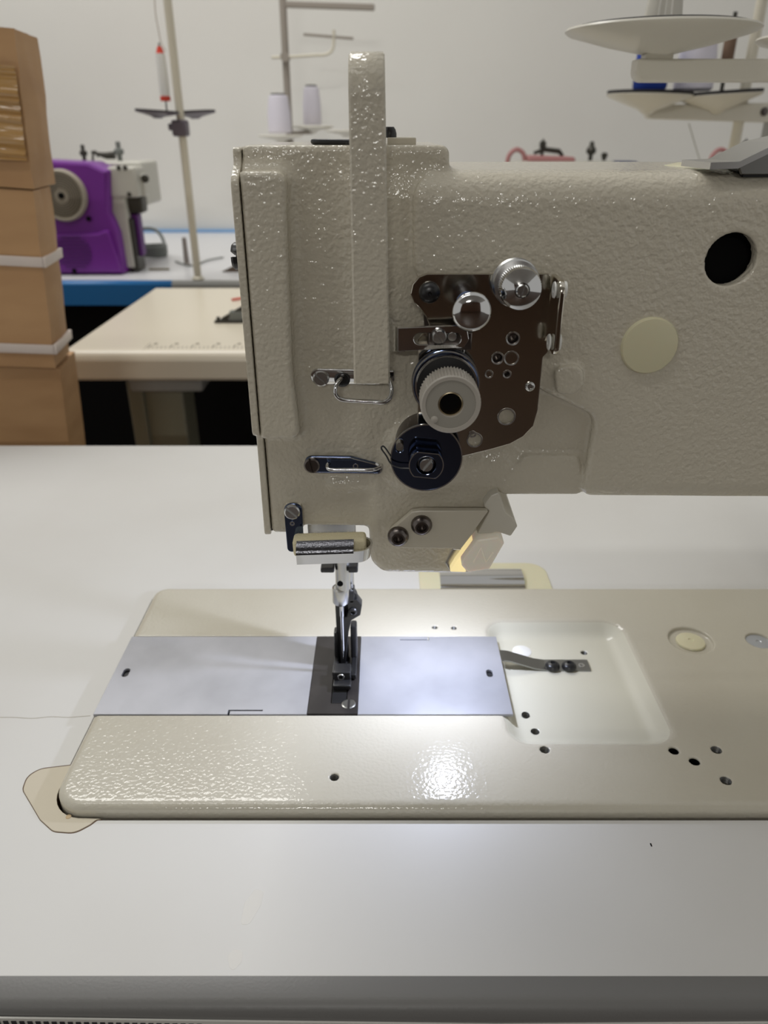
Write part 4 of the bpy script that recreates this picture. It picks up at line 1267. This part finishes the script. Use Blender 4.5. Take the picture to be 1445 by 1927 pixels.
# peg and odds on the blue table
q = G(352, 498, TZ)
mk('cone_peg', lathe(tuple(q), (0, 0, 1), [(8, 0), (8, 2), (6, 4), (5, 58), (0, 60)], 20), mat('grey_peg', srgb(140, 132, 126), .5), None, 'short grey peg standing behind the cream pole', 'peg')
q = G(300, 508, TZ)
mk('tweezers', rot_about(join(box(q.x - 22, q.x + 22, q.y - 3, q.y + 1, TZ + .2, TZ + 3.5, .6), box(q.x - 22, q.x + 20, q.y + 1.5, q.y + 4, TZ + .2, TZ + 3, .6)), q, 'Z', .05), mat('olive_metal', srgb(128, 116, 84), .4, .5), None, 'thin olive tool lying on the table by the coiled cable', 'tool')
q = G(432, 512, TZ)
mk('fabric_scrap', xf(slabY([(-26, 0), (24, 0), (26, 26), (8, 16)], [], 0, 10, 1), Matrix.Translation(Vector((q.x + 8, q.y, TZ)))), mat('brown_cloth', srgb(92, 78, 66), .9), None, 'dark brown scrap on the blue-edged table beside the machine head', 'scrap')

# --- purple overlocker
PM = thing('overlock_machine', 'purple overlock machine with a grey handwheel behind the cartons', 'sewing machine', (F(165, 515, 1640).x, 1690, TZ))
PY = 1640
pp = XZ([(40, 300), (165, 306), (190, 318), (203, 321), (204, 400), (214, 420), (222, 440), (234, 513), (40, 516)], PY)
pp = [(x, max(z, TZ + .4)) for x, z in pp]
pp[-1] = (pp[-1][0], TZ + .4); pp[-2] = (pp[-2][0], TZ + .4)
mk('side_cover', slabY(rpoly(pp, [10, 20, 8, 4, 0, 8, 8, 6, 2], 6), [], PY, PY + 90, 6), PURPLE, PM, 'glossy purple side cover', sharp=40)
lz0 = F(170, 432, PY).z
lw = XZ([(60, 440), (185, 438), (205, 430), (232, 512), (60, 514)], PY)
mk('lower_bulge', slabY(rpoly([(x, max(z, TZ + 2)) for x, z in lw], [4, 16, 8, 8, 4], 6), [], PY - 8, PY + 20, 5), PURPLE, PM, sharp=40)
wc = F(117, 368, PY - 6)
wr = MM(46, wc)
hw = mk('handwheel', lathe((wc.x, PY + 2, wc.z), NY, [(wr, 0), (wr, 10), (wr * .93, 15), (wr * .86, 14), (wr * .84, 11), (wr * .3, 12), (0, 12)], 64), WHEELG, PM, 'round beige handwheel')
RINGD = mat('darker_beige_plastic', srgb(112, 105, 92), .5)
for k in range(6):
    r_ = wr * (.30 + .09 * k)
    mk('wheel_ring', ringlathe((wc.x, PY - 9, wc.z), NY, [(r_, 0), (r_ + 2.1, 0), (r_ + 1.8, 3), (r_ + .3, 3)], 56), RINGD, hw)
mk('wheel_bore', lathe((wc.x, PY - 9, wc.z), NY, [(6, 0), (6, 4), (0, 4)], 20), DARK, hw)
gc_ = F(138, 476, PY - 8)
for k in range(9):
    z = gc_.z - 30 + k * 7.5
    hw_ = math.sqrt(max(0.05, 1 - ((z - gc_.z) / 36) ** 2)) * 38
    mk('grille_slat', box(gc_.x - hw_, gc_.x + hw_, PY - 10.5, PY - 7.5, z, z + 3.6, .8), PURPLED, PM)
for px, py in ((165, 412), (140, 510)):
    q = F(px, py, PY - 8); mk('cover_screw', lathe((q.x, PY - 2 if py < 450 else PY - 7, q.z), NY, [(5, 0), (5, 2), (3, 3.5), (0, 3.5)], 18), DARK, PM)
# mechanism side to the right and behind
bxs = [('machine_body', (F(150, 330, 1700).x, F(262, 330, 1700).x, 1731, 1850, F(200, 390, 1700).z, F(200, 305, 1700).z, 6), MGREY),
       ('head_block', (F(202, 330, 1660).x, F(255, 330, 1660).x, 1660, 1728, F(230, 372, 1660).z, F(230, 314, 1660).z, 5), MGREY),
       ('front_plate', (F(210, 400, 1665).x, F(238, 400, 1665).x, 1666, 1726, TZ + 10, F(230, 370, 1665).z, 3), MGREY),
       ('presser_unit', (F(252, 350, 1690).x, F(272, 350, 1690).x, 1690, 1722, F(260, 370, 1690).z, F(260, 328, 1690).z, 4), MGREY),
       ('needle_unit', (F(238, 380, 1680).x, F(266, 380, 1680).x, 1682, 1722, F(250, 402, 1680).z, F(250, 366, 1680).z, 5), MDARK),
       ('looper_cover', (F(236, 400, 1690).x, F(258, 400, 1690).x, 1690, 1720, TZ + 30, F(250, 402, 1690).z, 4), PURPLED),
       ('cloth_plate', (F(236, 430, 1670).x, F(250, 430, 1670).x, 1670, 1726, TZ + 2, F(240, 412, 1670).z, 3), MDARK)]
for nm, a_, m in bxs: mk(nm, box(*a_, 3), m, PM)
for px, py, r_ in ((222, 316, 5), (234, 316, 5), (242, 366, 5), (264, 338, 8)):
    q = F(px, py, 1656); mk('body_screw', lathe((q.x, 1662 if px < 250 else 1691, q.z), NY, [(r_, 0), (r_, 2), (r_ * .5, 4), (0, 4)], 16), MDARK, PM)
zt_ = F(200, 303, 1790).z
for px, hh, r_ in ((159, 34, 4), (226, 40, 5)):
    x = F(px, 300, 1780).x
    mk('tension_post', lathe((x, 1780, zt_ - 2), (0, 0, 1), [(r_, 0), (r_, hh * .35), (r_ * 2.0, hh * .42), (r_ * 2.0, hh * .62), (r_, hh * .68), (r_, hh), (0, hh)], 16), MDARK if px < 200 else CABLE, PM)
mk('thread_lever', tube([F(172, 286, 1780), F(186, 290, 1780), F(200, 293, 1780), F(216, 292, 1780)], [3, 4, 7, 8], 10), MDARK, PM)
mk('top_hook', tube(smooth_path([(F(172, 290, 1780).x, 1780, zt_ - 4), (F(174, 280, 1780).x, 1780, zt_ + 16), (F(180, 284, 1780).x, 1780, zt_ + 18), (F(184, 290, 1780).x, 1780, zt_ + 8)], 5), 2.5, 8), MDARK, PM)
# coiled cable
rr = random.Random(3)
c = G(275, 486, TZ)
pts = []
for k in range(64):
    t = k / 9 * 2 * math.pi
    R_ = 42 + 10 * math.sin(k * .7)
    pts.append((c.x + R_ * math.cos(t) * 1.0, c.y + 15 + R_ * .8 * math.sin(t), TZ + 4.5 + k * .35 + 2.2 * math.sin(k * 1.3)))
pts += [(c.x + 30, c.y + 40, TZ + 50), (c.x + 10, c.y + 45, TZ + 62), (c.x - 20, c.y + 40, TZ + 60), (c.x - 34, c.y + 30, TZ + 40)]
mk('coiled_cable', tube(smooth_path(pts, 3), 4.0, 8), CABLE, None, 'grey cable coiled on the table right of the purple overlocker', 'cable')
pts = [G(330, 492, TZ + 3), G(360, 500, TZ + 3), G(390, 490, TZ + 3), G(420, 484, TZ + 3)]
mk('loose_cable', tube(smooth_path(pts, 5), 1.8, 6), CABLE, None, 'thin grey wire trailing behind the cream pole', 'cable')

# --- wall-side thread stand with two pale spools
SY = 2150
st2 = thing('thread_stand', 'grey thread stand with two pale spools near the wall above the machine head', 'thread stand', (F(540, 200, SY).x, SY, TZ))
px_ = F(537, 100, SY).x
SGREY = mat('warm_grey_metal', srgb(150, 142, 132), .4)
mk('pole', cyl((px_, SY, TZ + .4), (px_, SY, 900), 9, 16), SGREY, st2)
zz_ = F(600, 8, SY).z
mk('top_bar', rot_about(box(px_ - 8, F(705, 8, SY).x, SY - 6, SY + 6, zz_ - 7, zz_ + 7, 3), (px_, SY, zz_), 'Y', .03), SGREY, st2)
ga = [F(511, 108, SY - 12), F(545, 107, SY - 12), F(590, 104, SY - 12), F(615, 102, SY - 12), F(626, 92, SY - 12), F(628, 75, SY - 12), F(628, 56, SY - 12)]
mk('guide_arm', tube(smooth_path(ga, 4), 3.6, 10), POLE, st2)
mk('guide_bar', rot_about(box(F(571, 66, SY - 12).x, F(665, 66, SY - 12).x, SY - 15, SY - 8, F(600, 68, SY - 12).z - 3, F(600, 68, SY - 12).z + 3, 1), F(610, 66, SY - 12), 'Y', .07), SGREY, st2)
mk('arm_clamp', cyl((px_, SY - 22, F(530, 108, SY).z), (px_, SY + 14, F(530, 108, SY).z), 11, 16), SGREY, st2)
for (px, py, yy) in ((528, 253, SY - 60), (588, 236, SY + 60)):
    q = F(px, py, yy)
    mk('spool_plate', lathe((q.x, q.y, q.z - 3), (0, 0, 1), [(8, -16), (14, -10), (54, -2), (56, 0), (54, 2), (0, 2)], 36), STANDP, st2)
    mk('plate_arm', tube([(q.x, q.y, q.z - 16), (px_, SY, q.z - 18)], 5, 8), SGREY, st2)
q = F(690, 246, SY + 30)
mk('spool_plate', lathe((F(652, 246, SY + 30).x, SY + 30, q.z), (0, 0, 1), [(8, -16), (14, -10), (54, -2), (56, 0), (54, 2), (0, 2)], 36), STANDP, st2)
q = F(527, 251, SY - 60); q2 = F(527, 176, SY - 60)
spool('thread_spool', (q.x, q.y, q.z), 29, (q2.z - q.z), THREADW, 'wide pale lilac thread spool on the wall-side stand', 'pale spools on the wall-side stand')
q = F(588, 235, SY + 60); q2 = F(588, 160, SY + 60)
spool('thread_spool', (q.x, q.y, q.z), 24, (q2.z - q.z), THREADW, 'narrower pale lilac thread spool, right one on the wall-side stand', 'pale spools on the wall-side stand')

# --- our machine's thread stand (upper right)
TY = 606
dc = F(1243, 60, TY)
st3 = thing('thread_stand', 'large cream thread stand with a wide saucer plate at the upper right', 'thread stand', (330, TY, TZ))
rd = MM(177, dc)
def saucer(c, r):
    p = mk('saucer_plate', lathe(c, (0, 0, 1), [(r * .12, -14.0), (r * .16, -13.4), (r * .55, -8.2), (r * .96, -1.2), (r, 0.6), (r * .985, 1.9), (r * .95, 1.6), (r * .5, -4), (0, -6)], 72), STANDP, st3, 'wide cream saucer-shaped spool plate')
    mk('foam_pad', ringlathe(c, (0, 0, 1), [(r * .2, -3), (r * .93, 1.6), (r * .9, 3.2), (r * .2, .5)], 60), PADB, p, 'dark foam pad')
    gs = []
    V = []
    for k in range(25):
        a_ = 2 * math.pi * k / 24
    # cone holder with four fins
    pr = []
    n_ = 48
    V, Fc = [], []
    lv = [(0, 14.5), (6, 14.0), (30, 11.2), (60, 8.0), (78, 5.0), (80, 0.1)]
    for t_, r0 in lv:
        for i in range(n_):
            th = 2 * math.pi * i / n_
            q_ = r0 * (1 - .16 * (0.5 + .5 * math.cos(4 * th + .8)) ** 3)
            V.append((c[0] + q_ * math.cos(th), c[1] + q_ * math.sin(th), c[2] - 3 + t_))
    for L_ in range(len(lv) - 1):
        for i in range(n_):
            j = (i + 1) % n_
            Fc.append((L_ * n_ + i, L_ * n_ + j, (L_ + 1) * n_ + j, (L_ + 1) * n_ + i))
    mk('cone_holder', (V, Fc), STANDP, p, 'ribbed cream cone')
    mk('plate_hub', box(c[0] - 9.5, c[0] + 9.5, c[1] - 7, c[1] + 7, c[2] - 26, c[2] - 12.0, 1.5), STANDP, p)
saucer((dc.x, TY, dc.z), rd)
d2c = F(1612, 74, TY)
saucer((d2c.x, TY, d2c.z), rd)
ra, rb = F(1199, 111, TY - 5), F(1199, 154, TY - 5)
xr = 335
out = rpoly([(ra.x, ra.z), (xr, ra.z), (xr, rb.z), (ra.x, rb.z)], [1, 2, 2, 8], 8)
mk('rail', slabY(out, [], TY - 8, TY + 8, 1), STANDP, st3, 'flat cream rail carrying the saucer plates')
mk('pole', cyl((318, TY, TZ + .4), (318, TY, 620), 7.5, 20), POLE, st3)
mk('base', lathe((318, TY, TZ + .4), (0, 0, 1), [(16, 0), (16, 4), (8, 8), (7.5, 8)], 24), POLE, st3)

# --- farther thread stand with the blue spool
QY = 1320
st4 = thing('thread_stand', 'cream pole stand with a blue spool on the cream table at the right', 'thread stand', (F(1386, 240, QY).x, QY, TZ))
pxx = F(1388, 240, QY).x
mk('pole', cyl((pxx, QY, TZ + .4), (pxx, QY, 640), 8, 20), POLE, st4)
mk('base', lathe((pxx, QY, TZ + .4), (0, 0, 1), [(16, 0), (16, 4), (9, 8), (8, 8)], 24), POLE, st4)
for px, yy, tl in ((1222, QY - 22, .02), (1352, QY - 8, -.06)):
    q = F(px, 179, yy)
    g = lathe((q.x, yy, q.z), (0, 0, 1), [(6, -26), (14, -20), (62, -3), (64, 0), (62, 1), (0, 1)], 40)
    p = mk('spool_plate', rot_about(g, q, 'Y', tl), STANDP, st4)
    mk('spool_pad', rot_about(lathe((q.x, yy, q.z + 1), (0, 0, 1), [(63, 0), (63, 4), (0, 4)], 40), q, 'Y', tl), PADB, p)
ra, rb = F(1212, 198, QY), F(1212, 224, QY)
mk('rail', slabY(rpoly([(ra.x, ra.z), (640, ra.z + 4), (640, rb.z - 6), (ra.x + 6, rb.z)], [2, 2, 2, 8], 6), [], QY - 10, QY + 10, 1.5), STANDP, st4)
mk('rail_lever', tube([F(1233, 197, QY - 24), F(1262, 190, QY - 26), F(1288, 184, QY - 26)], [3.5, 4.5, 5], 10), STEEL, st4)
q = F(1439, 210, QY - 12); mk('rail_screw', lathe((q.x, QY - 9, q.z), NY, [(6, 0), (6, 3), (0, 4)], 16), GUN, st4)
mk('rail_post', box(F(1436, 260, QY).x, F(1480, 260, QY).x, QY - 12, QY + 12, TZ + .4, rb.z, 3), TUBEG, st4)
q = F(1221, 170, QY - 22)
spool('thread_spool', (q.x, q.y, q.z), 25, 92, THREADB, 'deep blue thread spool behind the upper right rail', None, THREADB)
q = F(1302, 171, QY - 8)
spool('thread_spool', (q.x, q.y, q.z), 29, 76, THREADW, 'white thread spool behind the upper right rail', None, WHITEPL)
q = F(1358, 168, QY)
bp = thing('bobbin_peg', 'brown bobbin with a reddish tip on a thin peg at the upper right', 'bobbin', (q.x, q.y, q.z))
mk('peg', cyl((q.x, q.y, q.z - 4), (q.x, q.y, q.z + 100), 3, 12), MDARK, bp)
mk('bobbin', lathe((q.x, q.y, q.z + 34), (0, 0, 1), [(8, 0), (9, 4), (9, 38), (5, 44), (3.5, 50)], 20), mat('brown_thread_bobbin', srgb(112, 88, 70), .7), bp)
mk('tip', cyl((q.x, q.y, q.z + 78), (q.x, q.y, q.z + 92), 5, 14), PINK, bp)
mk('slack_thread', tube([F(1296, 232, QY), F(1310, 280, QY), F(1326, 330, QY)], .8, 6), mat('pale_thread', srgb(172, 172, 160), .8), None, 'thin slack thread hanging from the upper right stand', 'thread')

# --- far overlock machines with pink trim
def far_machine(xc, yy, label, s=1.0, blue=True):
    t_ = thing('overlock_machine', label, 'sewing machine', (xc, yy, TZ), 'pale overlock machines on the blue-edged table')
    zt = F(1050, 302, yy).z
    mk('body', box(xc - 130 * s, xc + 120 * s, yy - 40, yy + 60, TZ + .4, zt, 14, 3), MGREY, t_)
    mk('top_cover', rot_about(box(xc - 95 * s, xc + 20 * s, yy - 32, yy + 44, zt - 10, zt + 9, 6, 3), (xc, yy, zt), 'Y', .03), PINK, t_, 'pink top cover')
    mk('handle', tube(smooth_path([(xc - 140 * s, yy - 20, zt - 30), (xc - 138 * s, yy - 20, zt + 8), (xc - 122 * s, yy - 20, zt + 24), (xc - 104 * s, yy - 20, zt + 16), (xc - 98 * s, yy - 20, zt - 4)], 5), 5.5, 10), PINK, t_, 'pink curved finger guard')
    mk('tension_post', lathe((xc - 55 * s, yy, zt + 4), (0, 0, 1), [(4, 0), (4, 22), (8, 24), (8, 36), (4, 38), (0, 44)], 14), MDARK, t_)
    mk('thread_lever', tube([(xc - 75 * s, yy, zt + 16), (xc - 50 * s, yy, zt + 24), (xc - 15 * s, yy, zt + 20), (xc - 5 * s, yy, zt + 10)], [4, 6, 6, 4], 10), MDARK, t_)
    mk('knob_post', lathe((xc + 62 * s, yy, zt - 2), (0, 0, 1), [(5, 0), (5, 14), (11, 18), (12, 26), (6, 34), (5, 42), (0, 44)], 14), MDARK, t_)
    mk('small_knob', lathe((xc + 95 * s, yy, zt - 2), (0, 0, 1), [(5, 0), (5, 8), (8, 10), (7, 18), (0, 20)], 14), MDARK, t_)
    if blue: mk('label_pad', box(xc + 122 * s, xc + 168 * s, yy - 30, yy + 30, zt - 20, zt - 1, 2), mat('navy_plastic', srgb(34, 46, 92), .4), t_, 'navy pad')
    return t_
far_machine(F(1062, 300, 1980).x, 1980, 'pale overlock machine with pink trim just behind the arm, left of the blue spool stand')
far_machine(F(1440, 300, 1980).x, 1980, 'pale overlock machine with pink guard behind the pole at the right', blue=False)

# a fleck and two faint drips on the white table
q = G(1225, 1590, TZ)
mk('table_fleck', box(q.x - .3, q.x + .3, q.y - .8, q.y + .8, TZ, TZ + .08), DARK, table)
STAIN = mat('dried_drip', srgb(200, 198, 193), .35)
for pts in ([(432, 1822), (428, 1800), (440, 1785), (457, 1790), (455, 1810), (440, 1826)], [(452, 1742), (460, 1700), (480, 1672), (497, 1678), (490, 1705), (470, 1738)]):
    P_ = [(G(x, y, TZ).x, G(x, y, TZ).y) for x, y in pts]
    mk('table_stain', slabZ(rpoly(P_, 1.5, 4), [], TZ - .02, TZ + .03), STAIN, table)
